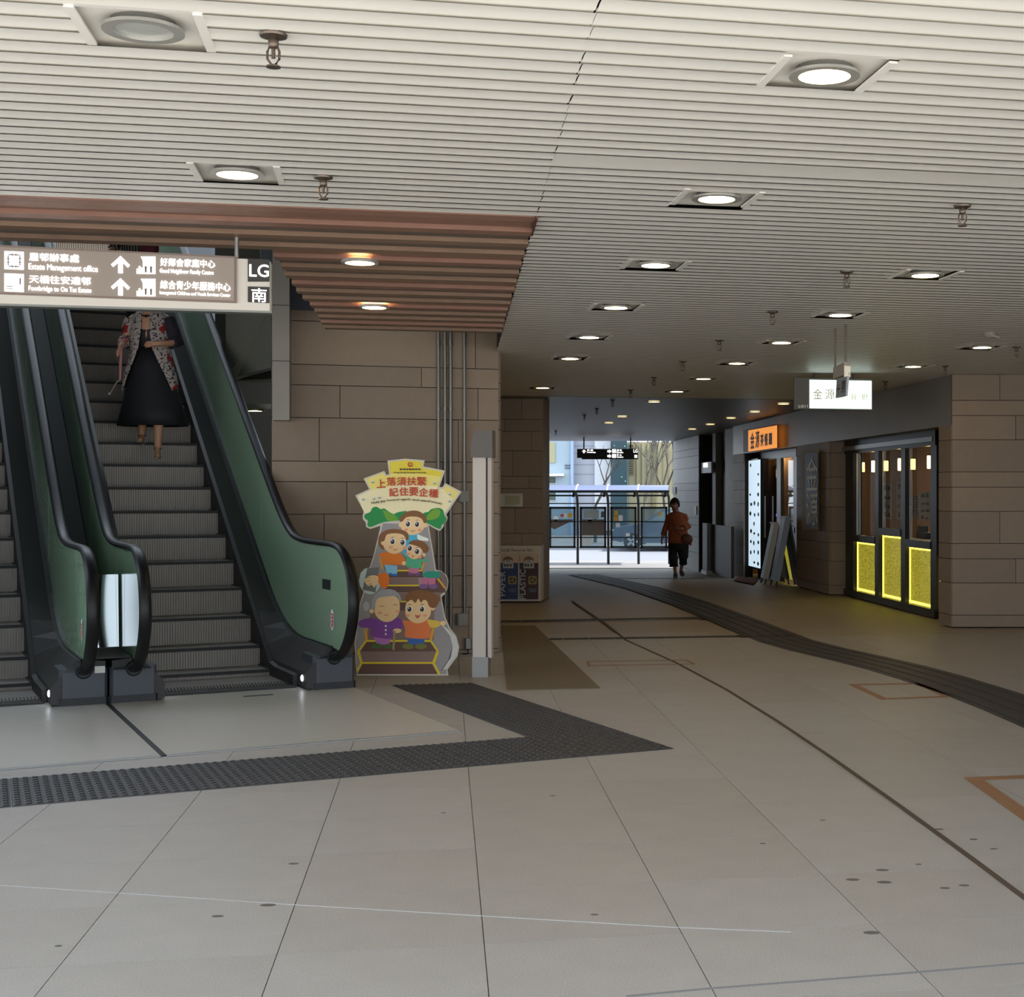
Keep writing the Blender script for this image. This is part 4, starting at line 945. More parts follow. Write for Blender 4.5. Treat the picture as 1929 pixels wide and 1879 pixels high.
def inset(pts, k, c=None):
    cx = sum(p[0] for p in pts) / len(pts); cy = sum(p[1] for p in pts) / len(pts)
    return [(cx + (x - cx) * k, cy + (y - cy) * k) for x, y in pts]
pr_ = Print()
hd = [ZA(*p) for p in [(118, 700), (345, 600), (255, 425), (545, 315), (575, 370), (668, 360), (640, 140), (900, 108), (1195, 132), (1180, 235), (1525, 298), (1432, 580), (1535, 585), (1580, 520), (1795, 640), (1545, 1000), (230, 980)]]
pr_.p(hd, (226, 214, 170))
pr_.p([ZA(*p) for p in [(345, 600), (255, 425), (545, 315), (575, 370), (668, 360), (640, 140), (900, 108), (1195, 132), (1180, 235), (1525, 298), (1445, 545), (900, 480), (345, 600)][:12]], (222, 206, 112))
pr_.p([ZA(*p) for p in [(660, 330), (640, 140), (900, 108), (1195, 132), (1180, 235), (1525, 298), (1500, 380), (1100, 330)]], (214, 194, 56))
pr_.p([ZA(*p) for p in [(1580, 520), (1795, 640), (1700, 770), (1535, 600)]], (220, 204, 120))
pr_.done('header_print')
pr_ = Print()                                     # bushes
for c, pts in ((GRN, [(235, 1010), (330, 960), (360, 900), (430, 875), (500, 915), (560, 905), (640, 960), (720, 1000), (760, 975), (880, 950), (940, 960), (940, 1080), (560, 1130), (340, 1210), (280, 1180), (290, 1110), (240, 1070)]), (GRN, [(1200, 990), (1290, 960), (1330, 920), (1450, 895), (1530, 930), (1555, 1020), (1590, 1070), (1560, 1140), (1510, 1180), (1470, 1245), (1270, 1150), (1200, 1120)]), ((96, 148, 40), [(540, 935), (620, 960), (720, 1010), (790, 1090), (620, 1110), (560, 1000)]), ((104, 150, 40), [(1290, 1000), (1380, 920), (1470, 920), (1480, 1010), (1400, 1080), (1260, 1090)])):
    pr_.p(smooth([ZA(*p) for p in pts], 3), c)
pr_.done('printed_bushes')
pr_ = Print()                                     # stairs
pr_.p([ZA(540, 1150), ZA(1270, 1170), ZB(1210, 0), ZB(1245, 230), ZB(1330, 640), ZB(1380, 930), ZB(1450, 1090), ZB(1545, 1210), ZB(1585, 1370), ZB(1560, 1490), ZB(1415, 1700), ZB(1425, 1765), ZB(105, 1765), ZB(75, 1320), ZB(120, 1000), ZB(150, 740), ZB(215, 540), ZB(300, 190), ZB(360, 0)], GRY)
pr_.p([ZB(x, y) for x, y in ((1340, 1030), (1440, 1100), (1560, 1220), (1590, 1370), (1560, 1490), (1420, 1690), (1360, 1700), (1480, 1520), (1510, 1350), (1470, 1200))], (196, 194, 190))
pr_.p([ZB(x, y) for x, y in ((1510, 1350), (1480, 1520), (1360, 1700), (1325, 1725), (1440, 1560), (1490, 1400))], (84, 82, 80))
pr_.p(ell(*ZB(290, 390), 20, 25, 28), (176, 196, 188)); pr_.p([ZB(x, y) for x, y in ((250, 200), (430, 190), (370, 560), (180, 520))], (110, 106, 102)); pr_.p(ell(*ZB(1290, 420), 18.5, 22.5, 28), (112, 98, 92))
for pts, c in ((((470, 0), (1090, 0), (1060, 230), (500, 230)), STP), (((560, 240), (1060, 240), (1080, 340), (560, 340)), STPD), (((560, 345), (1000, 345), (1010, 445), (560, 445)), STP), (((530, 470), (1010, 470), (1330, 350), (1410, 560), (480, 560)), STPD), (((420, 565), (1330, 565), (1330, 690), (420, 690)), STP), (((420, 700), (1250, 700), (1250, 830), (420, 830)), STPD), (((300, 830), (1240, 830), (1230, 1270), (240, 1270)), STP),
               (((235, 1290), (1180, 1290), (1270, 1430), (150, 1430)), STPD), (((150, 1430), (1265, 1430), (1215, 1590), (180, 1590)), STP), (((180, 1612), (1205, 1612), (1290, 1765), (105, 1765)), STPD)):
    pr_.p([ZB(*q_) for q_ in pts], c)
for a_, b_, w_ in (((690, 238), (1055, 238), 10), ((560, 457), (1010, 457), 11), ((730, 695), (830, 695), 10), ((235, 1275), (1185, 1275), 13), ((235, 1275), (115, 1430), 14), ((1185, 1275), (1290, 1430), 14), ((115, 1430), (165, 1600), 18), ((1290, 1430), (1225, 1600), 20), ((165, 1600), (1225, 1600), 13), ((165, 1600), (98, 1720), 15), ((1225, 1600), (1310, 1765), 17), ((1050, 230), (1090, 110), 12), ((220, 1090), (240, 1265), 20), ((1220, 1090), (1185, 1265), 20), ((1290, 355), (1400, 500), 14), ((430, 50), (480, 220), 12)):
    d = Vector((b_[0] - a_[0], b_[1] - a_[1])).normalized(); n_ = Vector((-d.y, d.x)) * w_
    pr_.p([ZB(a_[0] + n_.x, a_[1] + n_.y), ZB(b_[0] + n_.x, b_[1] + n_.y), ZB(b_[0] - n_.x, b_[1] - n_.y), ZB(a_[0] - n_.x, a_[1] - n_.y)], YEL if b_[1] > 1300 or a_[1] == b_[1] else (212, 150, 30))
pr_.done('printed_stairs')
def head(pr, Zf, cx, cy, rx, ry, hair, hc, eyes, ear=(), mouth=None, closed=False, brow=True, blush=True):
    for ex, ey, er in ear: pr.p(ell(*Zf(ex, ey), er / 8, er / 8), SKN)
    pr.p(smooth([Zf(cx - rx, cy - ry * .2), Zf(cx - rx * .8, cy - ry * .8), Zf(cx, cy - ry), Zf(cx + rx * .8, cy - ry * .8), Zf(cx + rx, cy - ry * .1), Zf(cx + rx * .85, cy + ry * .55), Zf(cx + rx * .3, cy + ry), Zf(cx - rx * .35, cy + ry), Zf(cx - rx * .9, cy + ry * .5)], 3), SKN)
    pr.p(smooth([Zf(*q_) for q_ in hair], 3), hc)
    for ex, ey in eyes:
        if closed:
            pr.p([Zf(ex - 55, ey + 8), Zf(ex, ey - 10), Zf(ex + 55, ey + 6), Zf(ex, ey - 2)], (56, 40, 30))
        else:
            pr.p(ell(*Zf(ex, ey), 5.2, 5.8), (246, 244, 240)); pr.p(ell(*Zf(ex - 4, ey + 2), 3.9, 4.9), (52, 32, 24)); pr.p(ell(*Zf(ex - 14, ey - 14), 1.2, 1.5, 8), (250, 250, 250))
            pr.p([Zf(ex - 45, ey - 58), Zf(ex, ey - 74), Zf(ex + 40, ey - 62), Zf(ex, ey - 64)], (60, 38, 24))
        if blush: pr.p(ell(*Zf(ex + (40 if ex > cx else -30), ey + 95), 4, 2.6), (224, 150, 120))
    if mouth: pr.p(smooth([Zf(*q_) for q_ in mouth], 3), (190, 96, 72))
pr_ = Print()                                     # man in blue
pr_.p(smooth([ZA(*q_) for q_ in ((930, 1380), (1010, 1330), (1130, 1330), (1160, 1400), (1000, 1700), (870, 1650))], 3), (70, 168, 196))
pr_.p(smooth([ZA(*q_) for q_ in ((1110, 1335), (1200, 1370), (1280, 1400), (1290, 1440), (1230, 1440), (1120, 1420))], 3), (222, 226, 214))
head(pr_, ZA, 1030, 1180, 195, 155, ((810, 1110), (850, 1020), (960, 950), (1110, 945), (1220, 1010), (1262, 1110), (1220, 1150), (1180, 1080), (1080, 1040), (930, 1050), (860, 1120)), HAIR, ((955, 1160), (1105, 1165)), ((835, 1180, 34), (1235, 1185, 34)), ((985, 1262), (1030, 1275), (1080, 1258), (1030, 1292)))
pr_.done('printed_figure', 'cartoon man in a blue shirt at the top of the stairs')
pr_ = Print()                                     # woman in orange
pr_.p(smooth([ZA(*q_) for q_ in ((460, 1410), (500, 1320), (600, 1260), (760, 1245), (900, 1275), (960, 1340), (950, 1430), (880, 1400), (760, 1350), (640, 1360), (590, 1450), (560, 1590), (480, 1530))], 3), HAIR)
pr_.p(smooth([ZB(*q_) for q_ in ((410, 0), (560, -40), (720, -20), (800, 60), (800, 130), (770, 155), (620, 150), (480, 150), (465, 60))], 3), (216, 116, 34))
pr_.p([ZB(*q_) for q_ in ((500, 150), (690, 165), (690, 280), (610, 300), (540, 280))], (128, 182, 206)); pr_.p(ell(*ZB(655, 302), 5.5, 2.6), (40, 104, 168)); pr_.p(ell(*ZB(590, 290), 4, 2.4), (40, 104, 168))
head(pr_, ZA, 730, 1480, 190, 165, ((560, 1440), (600, 1340), (720, 1310), (860, 1330), (930, 1400), (960, 1350), (900, 1275), (760, 1245), (600, 1260), (520, 1350), (500, 1440)), HAIR, ((700, 1450), (865, 1465)), ((545, 1475, 36),), ((695, 1565), (740, 1585), (790, 1565), (740, 1600)))
pr_.p(ell(*ZB(790, 130), 4, 4), SKN)
pr_.done('printed_figure', 'cartoon woman in an orange top')
pr_ = Print()                                     # small girl
pr_.p(smooth([ZB(*q_) for q_ in ((830, 20), (900, 60), (1040, 70), (1140, 70), (1180, 75), (1130, 110), (1050, 110), (1050, 200), (840, 185), (820, 90))], 3), (78, 164, 122))
pr_.p([ZB(*q_) for q_ in ((860, 200), (1010, 205), (1005, 280), (865, 280))], (190, 112, 140)); pr_.p(ell(*ZB(890, 290), 5.5, 2.8), (110, 70, 120)); pr_.p(ell(*ZB(990, 292), 5.5, 2.8), (110, 70, 120))
head(pr_, ZA, 1060, 1610, 130, 125, ((960, 1480), (1060, 1425), (1200, 1450), (1290, 1540), (1280, 1620), (1220, 1640), (1160, 1560), (1080, 1520)), HAIR, ((985, 1560), (1105, 1615)), ((1215, 1670, 26),), ((1000, 1660), (1030, 1690), (1065, 1680), (1030, 1712)))
pr_.done('printed_figure', 'cartoon girl in a green top')
pr_ = Print()                                     # inset hand and legs
pr_.p(smooth([ZB(*q_) for q_ in ((410, 300), (540, 275), (575, 370), (530, 500), (430, 450))], 3), (220, 112, 30))
pr_.p(smooth([ZB(*q_) for q_ in ((405, 320), (300, 310), (220, 360), (215, 400), (240, 450), (270, 465), (320, 450), (350, 490), (405, 400))], 3), SKN)
for a_ in ((230, 350), (222, 395), (245, 440)): pr_.p([ZB(a_[0], a_[1]), ZB(a_[0] + 70, a_[1] - 14), ZB(a_[0] + 70, a_[1] - 8), ZB(a_[0], a_[1] + 6)], (150, 104, 66))
pr_.p(smooth([ZB(*q_) for q_ in ((1060, 310), (1120, 255), (1240, 245), (1320, 270), (1310, 335), (1180, 350))], 3), (30, 136, 112))
pr_.p([ZB(*q_) for q_ in ((1045, 345), (1140, 350), (1140, 450), (1040, 430))], (186, 104, 134)); pr_.p([ZB(*q_) for q_ in ((1152, 350), (1255, 345), (1252, 440), (1150, 450))], (186, 104, 134))
pr_.p(ell(*ZB(1080, 470), 8.5, 4.6), (120, 84, 130)); pr_.p(ell(*ZB(1220, 470), 8.5, 4.6), (120, 84, 130))
pr_.done('printed_insets', 'round insets with a hand on the rail and feet on a step')
pr_ = Print()                                     # grandmother
pr_.p([ZB(*q_) for q_ in ((340, 1220), (610, 1220), (570, 1330), (400, 1330))], (168, 108, 168)); pr_.p(ell(*ZB(390, 1350), 11, 5), (70, 92, 46)); pr_.p(ell(*ZB(560, 1355), 9, 4.6), (70, 92, 46))
pr_.p(smooth([ZB(*q_) for q_ in ((130, 985), (300, 935), (500, 980), (700, 930), (770, 1010), (765, 1090), (640, 1110), (610, 1240), (400, 1225), (290, 1180), (310, 1090), (140, 1070))], 3), (120, 64, 138))
for y in (1055, 1115, 1175): pr_.p(ell(*ZB(522, y), 1.9, 1.9, 12), (226, 222, 226))
pr_.p(ell(*ZB(235, 765), 6.2, 9), (170, 168, 166))
head(pr_, ZB, 540, 790, 190, 195, ((310, 780), (330, 640), (430, 545), (560, 510), (680, 545), (745, 640), (730, 700), (690, 615), (560, 620), (420, 640), (370, 720), (360, 830)), (156, 154, 154), ((465, 765), (660, 745)), ((315, 835, 34),), ((480, 880), (530, 895), (580, 870), (530, 905)), closed=True)
pr_.p(ell(*ZB(690, 1125), 8, 4.4), SKN); pr_.p([ZB(*q_) for q_ in ((635, 1120), (665, 1125), (650, 1410), (620, 1405))], (150, 136, 92))
pr_.done('printed_figure', 'cartoon grandmother in purple with a walking stick')
pr_ = Print()                                     # boy
pr_.p([ZB(*q_) for q_ in ((835, 1220), (1105, 1220), (1080, 1330), (860, 1330))], (48, 92, 158)); pr_.p(ell(*ZB(850, 1355), 11, 5.4), (110, 110, 48)); pr_.p(ell(*ZB(1040, 1355), 11, 5.4), (110, 110, 48))
pr_.p(smooth([ZB(*q_) for q_ in ((770, 975), (900, 980), (1130, 965), (1200, 965), (1320, 990), (1310, 1060), (1190, 1080), (1160, 1230), (960, 1240), (810, 1210), (810, 1090))], 3), (216, 116, 62))
pr_.p(smooth([ZB(*q_) for q_ in ((1130, 965), (1200, 965), (1320, 990), (1310, 1060), (1190, 1080))], 3), (218, 180, 70)); pr_.p(ell(*ZB(1365, 1015), 5.5, 4.5), SKN)
head(pr_, ZB, 1000, 830, 190, 175, ((800, 650), (860, 560), (1000, 525), (1160, 545), (1310, 620), (1300, 720), (1240, 790), (1165, 770), (1130, 690), (1080, 670), (1040, 710), (1000, 650), (960, 715), (890, 660), (850, 700)), HAIR, ((875, 805), (1060, 805)), ((1215, 790, 38),), ((955, 890), (1000, 900), (1035, 885), (1010, 935), (975, 940)))
pr_.done('printed_figure', 'cartoon boy in an orange shirt')
cp = lambda x, y, off: at(x, y, CD - .012 - off)
def tilted(s, x0, y0, x1, y1, h, m, bold=0., n='lettering'):
    a, b = cp(x0, y0, 0), cp(x1, y1, 0); r_ = (b - a).normalized(); u_ = Vector((-r_.z, 0, r_.x)); g = MB()
    letters(g, s, a, r_, u_, (b - a).length, h / F * CD, 0, bold); g.build(n, m, CO)
M_rt = mat('red orange print', (196, 74, 40), .6); M_br = mat('dark brown print', (74, 56, 40), .6)
for s, x, y, w_, t_ in (('上', 710, 919.5, 16.5, -1), ('落', 729, 915.5, 17, -.6), ('須', 748, 915, 17, 0), ('扶', 767, 914.5, 17, .3), ('緊', 785.5, 914.5, 17, .8), ('記', 733.5, 935.5, 16.5, -.6), ('住', 752.5, 934, 16.5, -.2), ('要', 771, 934, 16.5, .2), ('企', 789.5, 935, 16.5, .6), ('穩', 808, 937, 16.5, 1)):
    tilted(s, x, y, x + w_, y + t_, 15.5, M_rt, .0022)
for s, x0, y0, x1, y1, h in (('Hold the', 700, 950, 726, 946, 4.6), ('handrail tightly', 728.5, 945.5, 774, 943.2, 4.6), ('and stand', 777, 943.2, 810, 946.5, 4.2), ('steady', 812, 947.5, 832.5, 952, 4.4)):
    tilted(s, x0, y0, x1, y1, h, M_br, .0006)
tilted('香港房屋委員會', 752.5, 886, 792.5, 886, 3.2, M_br, .0006); tilted('Hong Kong Housing Authority', 741.5, 892.3, 803, 892.3, 3.0, M_br, .0007)
g = MB(); cc = (772.5, 875.5)
def rr(r, sq_, n=24): return [cp(cc[0] + r * math.copysign(abs(math.cos(t)) ** sq_, math.cos(t)), cc[1] + r * math.copysign(abs(math.sin(t)) ** sq_, math.sin(t)), 0) for t in [2 * math.pi * k / n for k in range(n)]]
o1, o2 = rr(4.4, .7), rr(2.6, .7); g.add(o1 + o2, [(i, (i + 1) % 24, 24 + (i + 1) % 24, 24 + i) for i in range(24)]); g.poly([cp(cc[0] - 1.8, cc[1] + 2.4, 0), cp(cc[0], cc[1] - .6, 0), cp(cc[0] + 1.8, cc[1] + 2.4, 0)]); g.build('emblem', M_rt, CO)
for x, y in ((702, 907.5), (818.5, 909.5), (684.5, 940), (704.5, 939), (715, 937), (847.5, 930.5), (847, 944)):
    g = MB(); g.poly([cp(x + 2.6 * math.cos(t), y + 2.8 * math.sin(t), 0) for t in [2 * math.pi * k / 10 for k in range(10)]]); g.poly([cp(x + dx, y + dy, .0006) for dx, dy in ((-2.6, .5), (2.6, .5), (1.8, 3), (-1.8, 3))], 1); g.build('printed_drop', [mat('pale print', (232, 232, 226), .6), mat('blue grey print', (120, 150, 170), .6)], CO)
g = MB(); g.prism([at(740, 1271.5, CD + .015), at(780, 1271.5, CD + .015), at(764, 1120, CD + .015), at(756, 1120, CD + .015)], (0, .01, 0)); st_ = g.build('strut', M_cream, CO)
g = MB(); g.prism([at(752, 1150, CD + .02), at(768, 1150, CD + .02), Vector((at(768, 1150, CD).x, CD + .4, .0)), Vector((at(752, 1150, CD).x, CD + .4, .0))], (0, .012, .0)); g.build('prop', M_cream, CO)

# ================================================================== THE SHOP
M_shopwall = mat('warm brown shop wall', (158, 124, 92), .7, noise=.05, nscale=6)
M_frame = mat('dark bronze shop frame', (40, 37, 33), .35, .3)
def gz(p, z): return Vector((p.x, p.y, z))
def panel_on(K, x0, x1, z0, z1, d, mb=None, mi=0):
    a, b = wp(x0, K), wp(x1, K); mb = mb or MB()
    mb.prism([gz(a, z0), gz(b, z0), gz(b, z1), gz(a, z1)], sout * d, mi); return mb
# interior shell
a, b = wp(1780, KG), wp(1384, KG)
inn = -sout
g = MB(); g.prism([gz(a + inn * 2.6, 0), gz(b + inn * 2.6, 0), gz(b + inn * 2.75, 0), gz(a + inn * 2.75, 0)], (0, 0, 2.9)); struct('wall_shop_back', g, M_shopwall, 'warm brown back wall of the restaurant')
g = MB(); g.prism([gz(a + inn * .02, 2.5), gz(b + inn * .02, 2.5), gz(b + inn * 2.7, 2.5), gz(a + inn * 2.7, 2.5)], (0, 0, .1)); struct('ceiling_shop', g, mat('shop ceiling', (120, 104, 84), .7), 'ceiling of the restaurant')
g = MB(); g.prism([gz(a + inn * .0, 0), gz(a + inn * 2.7, 0), gz(a + inn * 2.7 - sdir * .1, 0), gz(a - sdir * .1, 0)], (0, 0, 2.5)); struct('wall_shop_near', g, M_shopwall, 'near side wall of the restaurant')
a, b = wp(1384, KG), wp(1384, KG) + inn * 2.7
g = MB(); g.prism([gz(a + inn * .1, -.2), gz(b, -.2), gz(b + sdir * .1, -.2), gz(a + inn * .1 + sdir * .1, -.2)], (0, 0, 2.7)); struct('wall_shop_far', g, M_shopwall, 'far side wall of the restaurant')
# glazed front with lit panels
M_yel = bpy.data.materials.new('edge-lit yellow panel'); M_yel.use_nodes = True; MATS['yel'] = M_yel
_n, _l = M_yel.node_tree.nodes, M_yel.node_tree.links
_p = _n['Principled BSDF']; _p.inputs['Base Color'].default_value = (*lin((150, 140, 40)), 1); _p.inputs['Roughness'].default_value = .4
_tc = _n.new('ShaderNodeTexCoord'); _nz = _n.new('ShaderNodeTexNoise'); _nz.inputs['Scale'].default_value = 55; _nz.inputs['Detail'].default_value = 5; _l.new(_tc.outputs['Object'], _nz.inputs['Vector'])
_cr = _n.new('ShaderNodeValToRGB'); _cr.color_ramp.elements[0].position = .38; _cr.color_ramp.elements[0].color = (*lin((120, 112, 30)), 1); _cr.color_ramp.elements[1].position = .66; _cr.color_ramp.elements[1].color = (*lin((226, 212, 70)), 1)
_l.new(_nz.outputs['Fac'], _cr.inputs[0]); _l.new(_cr.outputs[0], _p.inputs['Emission Color']); _p.inputs['Emission Strength'].default_value = .62
M_led = mat('yellow led edge', (255, 244, 150), .4, emit=(255, 240, 90), estr=2.6)
SF = thing('window_shopfront', None, None, gz(wp(1690, KG), 0)); SF.name = 'window_1'; SF['kind'] = 'structure'; SF['label'] = 'bronze framed shop windows above glowing yellow panels'
FZ = 2.345
for x0, x1 in ((1600, 1614.5), (1655.5, 1662.5), (1705, 1713), (1761.5, 1773)):
    panel_on(KG, x0, x1, 0, FZ, .06).build('frame_post', M_frame, SF)
panel_on(KG, 1600, 1773, 2.15, FZ, .08).build('frame_head', M_frame, SF)
panel_on(KG, 1600, 1773, 0, .1, .09).build('sill', M_frame, SF)
panel_on(KG + .01, 1600, 1773, 2.2, 2.26, .12).build('track', M_steel, SF)
for x0, x1, zt2, K in ((1614.5, 1655.5, .83, KG), (1662.5, 1705, .965, KG), (1713, 1761.5, .845, KG)):
    panel_on(K, x0, x1, zt2, zt2 + .1, .07).build('rail', M_frame, SF)
    panel_on(K + .03, x0, x1, .1, zt2, .01).build('lit_panel', M_yel, SF)
    for z0, z1, xa, xb in ((.1, zt2, x0 + .4, x0 + 2.2), (.1, zt2, x1 - 1.2, x1 - .3), (zt2 - .03, zt2, x0, x1), (.1, .13, x0, x1)):
        panel_on(K + .018, xa, xb, z0, z1, .006).build('edge_light', M_led, SF)
    panel_on(K + .03, x0, x1, zt2 + .1, 2.16, .006).build('pane', M_pane, SF)
    panel_on(K + .02, x0 + 1.2, x0 + 2.4, zt2 + .1, 2.16, .03).build('mullion', M_steel, SF)
panel_on(KG - .01, 1766, 1773, .1, .75, .01).build('lit_panel', M_led, SF)
# pendant lamps
M_lampg = mat('glowing lamp shade', (255, 230, 180), .5, emit=(255, 214, 140), estr=12)
M_lampg2 = mat('glowing lamp shade dim', (255, 220, 160), .5, emit=(255, 200, 110), estr=4)
LAMPS = [(1606.5, 881, .12, 1, 'glowing cylinder lamp nearest the stone pier with the carved sign'), (1646.5, 879, .25, 1, 'glowing cylinder lamp in the left shop window, right side'), (1696.5, 875.5, .25, 1, 'glowing cylinder lamp in the middle shop window, right side'), (1752, 871, .25, 1, 'glowing cylinder lamp at the right end of the shop windows'),
         (1625, 880.5, 1.3, 0, 'lamp reflection in the left shop window, built as a dim lamp'), (1669, 878, 1.3, 0, 'lamp reflection in the middle shop window, built as a dim lamp'), (1720, 875, 1.3, 0, 'lamp reflection in the right shop window, built as a dim lamp'),  # window reflections of the bright lamps, built as dimmer lamps farther back
         (1465.5, 892, .3, 1, 'glowing cylinder lamp behind the entrance door'), (1499, 889, .3, 1, 'glowing cylinder lamp in the entrance window by the pier'), (1481.5, 892, 1.2, 0, 'dim lamp inside the entrance, left of the pair'), (1489, 891, 1.6, 0, 'dim lamp inside the entrance, right of the pair')]
for x, y, dk, br, lab in LAMPS:
    p = W3(x, y, KG + dk); o = thing('pendant_lamp', lab, 'lamp', p - UP * .08, 'cylinder lamps in the restaurant')
    g = MB(); g.lathe(p, [(.036, -.085), (.04, -.08), (.04, .08), (.036, .085)], 16); g.build('shade', M_lampg if br else M_lampg2, o, True)
    g = MB(); g.lathe(p, [(.012, .085), (.026, .086), (.026, .1), (.006, .11)], 12); g.build('cap', M_frame, o, True)
    g = MB(); g.tube([p + UP * .1, Vector((p.x, p.y, 2.5))], .004, 6); g.build('cord', M_blackmat, o)
# added glowing discs under the restaurant ceiling, brightening its interior
for i_, (x, dk) in enumerate(((1625, 1.2), (1680, 1.2), (1735, 1.2), (1760, 2.0), (1470, 1.0))):
    p = wp(x, KG + dk); p = Vector((p.x, p.y, 2.495)); o = thing('fill_light', ('first', 'second', 'third', 'fourth', 'fifth')[i_] + ' added round fill light brightening the restaurant', 'fill light', p, 'added fill lights inside the restaurant')
    g = MB(); g.lathe(p, [(.12, 0), (.12, -.02), (.1, -.03), (.001, -.031)], 20); g.build('glow_disc', mat('warm diffuser', (255, 236, 200), .5, emit=(255, 226, 176), estr=70), o, True)
# menu sheets behind the panes
M_paper = mat('menu paper', (206, 198, 184), .6); M_food = [mat('food print brown', (120, 66, 40), .6), mat('food print red', (150, 44, 34), .6), mat('food print green', (84, 96, 44), .6), mat('food print dark', (50, 40, 36), .6)]
for x0, x1, y0, y1, lab in ((1664, 1679, 910, 978, 'tall menu poster with a large dish in the middle window, left'), (1689.5, 1705, 908, 979, 'tall menu poster with pineapple dish in the middle window, right'), (1714.5, 1723, 934, 976, 'narrow menu strip, left of two in the right window'), (1724, 1732, 934, 977, 'narrow menu strip, right of two in the right window'), (1733, 1753, 927, 981, 'wide menu poster in the right shop window')):
    K = KG + .12; xm = (x0 + x1) / 2; za, zb2 = wz(xm, y1, K), wz(xm, y0, K)
    o = thing('menu_poster', lab, 'poster', gz(wp(xm, K), za), 'menu posters inside the shop windows')
    panel_on(K, x0, x1, za, zb2, .006).build('sheet', M_paper, o)
    H = zb2 - za
    rnd = random.Random(int(x0))
    g = MB()
    rows = 4 if x1 - x0 > 10 else 9
    for r_ in range(rows):
        for c_ in range(2):
            f0 = .12 + .42 * c_; xa = x0 + (x1 - x0) * f0; xb = x0 + (x1 - x0) * (f0 + rnd.uniform(.2, .36)); z_ = za + H * (r_ + .2) / rows; z2 = z_ + H / rows * rnd.uniform(.25, .65)
            a_, b_ = wp(xa, K - .008), wp(xb, K - .008); g.poly([gz(a_, z_), gz(b_, z_), gz(b_, z2), gz(a_, z2)], rnd.randrange(4))
    g.build('printed_dishes', M_food, o)
# serving counter inside with a till shape
K = KG + .55; o = thing('counter', 'dark service counter behind the right shop window', 'counter', gz(wp(1740, K), 0))
panel_on(K, 1705, 1775, 0, .86, -.5).build('body', mat('dark wood', (62, 46, 34), .5), o); panel_on(K - .03, 1703, 1777, .86, .9, -.56).build('top', M_frame, o)
o = thing('till', 'small dark till standing on the service counter', 'till', gz(wp(1733, K + .15), .9))
panel_on(K + .1, 1726, 1744, .9, .99, -.3).build('base', M_frame, o); panel_on(K + .15, 1728, 1742, .99, 1.08, -.05).build('screen', M_blackmat, o)
# orange fascia sign
def quadK(K, pts): return [W3(x, y, K) for x, y in pts]
OS = thing('fascia_sign', 'orange light box sign with dark characters on the grey fascia', 'sign', W3(1437, 848, KW))
g = MB(); g.prism(quadK(KW, ((1409.5, 852), (1465, 845), (1465, 800.5), (1409.5, 810.5))), sout * .1); g.build('case', mat('brown case', (120, 70, 30), .5), OS)
g = MB(); g.prism(quadK(KW - .106, ((1410, 851), (1464, 844), (1464, 801.5), (1410, 811.5))), sout * .004); g.build('lit_face', mat('lit orange face', (236, 150, 60), .5, emit=(240, 150, 62), estr=.95), OS)
def osx(x, y, off): return W3(x, y, KW - .115)
for s, x0, y0, x1, y1 in (('金', 1413.5, 816, 1421, 845), ('源', 1423, 814, 1430.5, 844), ('茶', 1432.5, 819, 1438.5, 841), ('餐', 1440, 818, 1446.5, 840), ('廳', 1448, 816, 1454.5, 838)):
    a_, b_, c_ = osx(x0, y1, 0), osx(x1, y1 - .8, 0), osx(x0, y0, 0); g = MB(); letters(g, s, a_, (b_ - a_).normalized(), (c_ - a_).normalized(), (b_ - a_).length, (c_ - a_).length, 0, .012); g.build('lettering', mat('dark brown characters', (66, 34, 16), .5), OS)
# carved board on the pier
CB = thing('carved_sign', 'tall black and white carved calligraphy board on the stone pier', 'sign', W3(1529, 1000, KW))
g = MB(); g.prism(quadK(KW - .03, ((1515.5, 999.5), (1543, 999), (1543, 849), (1515.5, 851.5))), sout * .05); g.build('board', mat('carved board rim', (170, 150, 122), .6), CB)
g = MB(); g.prism(quadK(KW - .082, ((1517.5, 996), (1541, 995.5), (1541, 853), (1517.5, 855))), sout * .004); g.build('field', mat('black lacquer', (22, 15, 13), .5), CB)
for s, y0, y1 in (('金', 862, 925), ('源', 931, 990)):
    a_, b_, c_ = W3(1519, y1, KW - .09), W3(1540, y1 - .5, KW - .09), W3(1519, y0, KW - .09); g = MB(); letters(g, s, a_, (b_ - a_).normalized(), (c_ - a_).normalized(), (b_ - a_).length, (c_ - a_).length, 0, .006); g.build('carved_character', mat('pale carved strokes', (240, 240, 236), .5), CB)
# ---- entrance: menu light box, glass door, side window
ENT = thing('x', None, None, gz(wp(1455, KG), 0)); ENT.name = 'door_2'; ENT['kind'] = 'structure'; ENT['label'] = 'dark framed glass entrance of the restaurant'
for x0, x1 in ((1407.5, 1410), (1433, 1440), (1469, 1476.5), (1500.5, 1507)): panel_on(KG, x0, x1, -.12, FZ, .06).build('frame_post', M_frame, ENT)
panel_on(KG, 1407.5, 1507, 2.2, FZ, .07).build('frame_head', M_frame, ENT)
panel_on(KG + .02, 1440, 1469, -.1, 2.2, .008).build('door_leaf', glass('smoked door glass', (14, 14, 14), .3, .03, (.6, .58, .55)), ENT)
panel_on(KG - .05, 1441.5, 1442.6, .7, 1.5, .03).build('door_pull', M_steel, ENT)
panel_on(KG + .02, 1476.5, 1500.5, .95, 2.2, .008).build('pane', M_pane, ENT)
panel_on(KG, 1474, 1503, .85, .95, .07).build('rail', M_frame, ENT)
panel_on(KG + .02, 1476.5, 1502, .0, .85, .01).build('lit_panel', M_yel, ENT)
for xa, xb in ((1476.5, 1477.5), (1501, 1502)): panel_on(KG + .01, xa, xb, .0, .85, .006).build('edge_light', M_led, ENT)
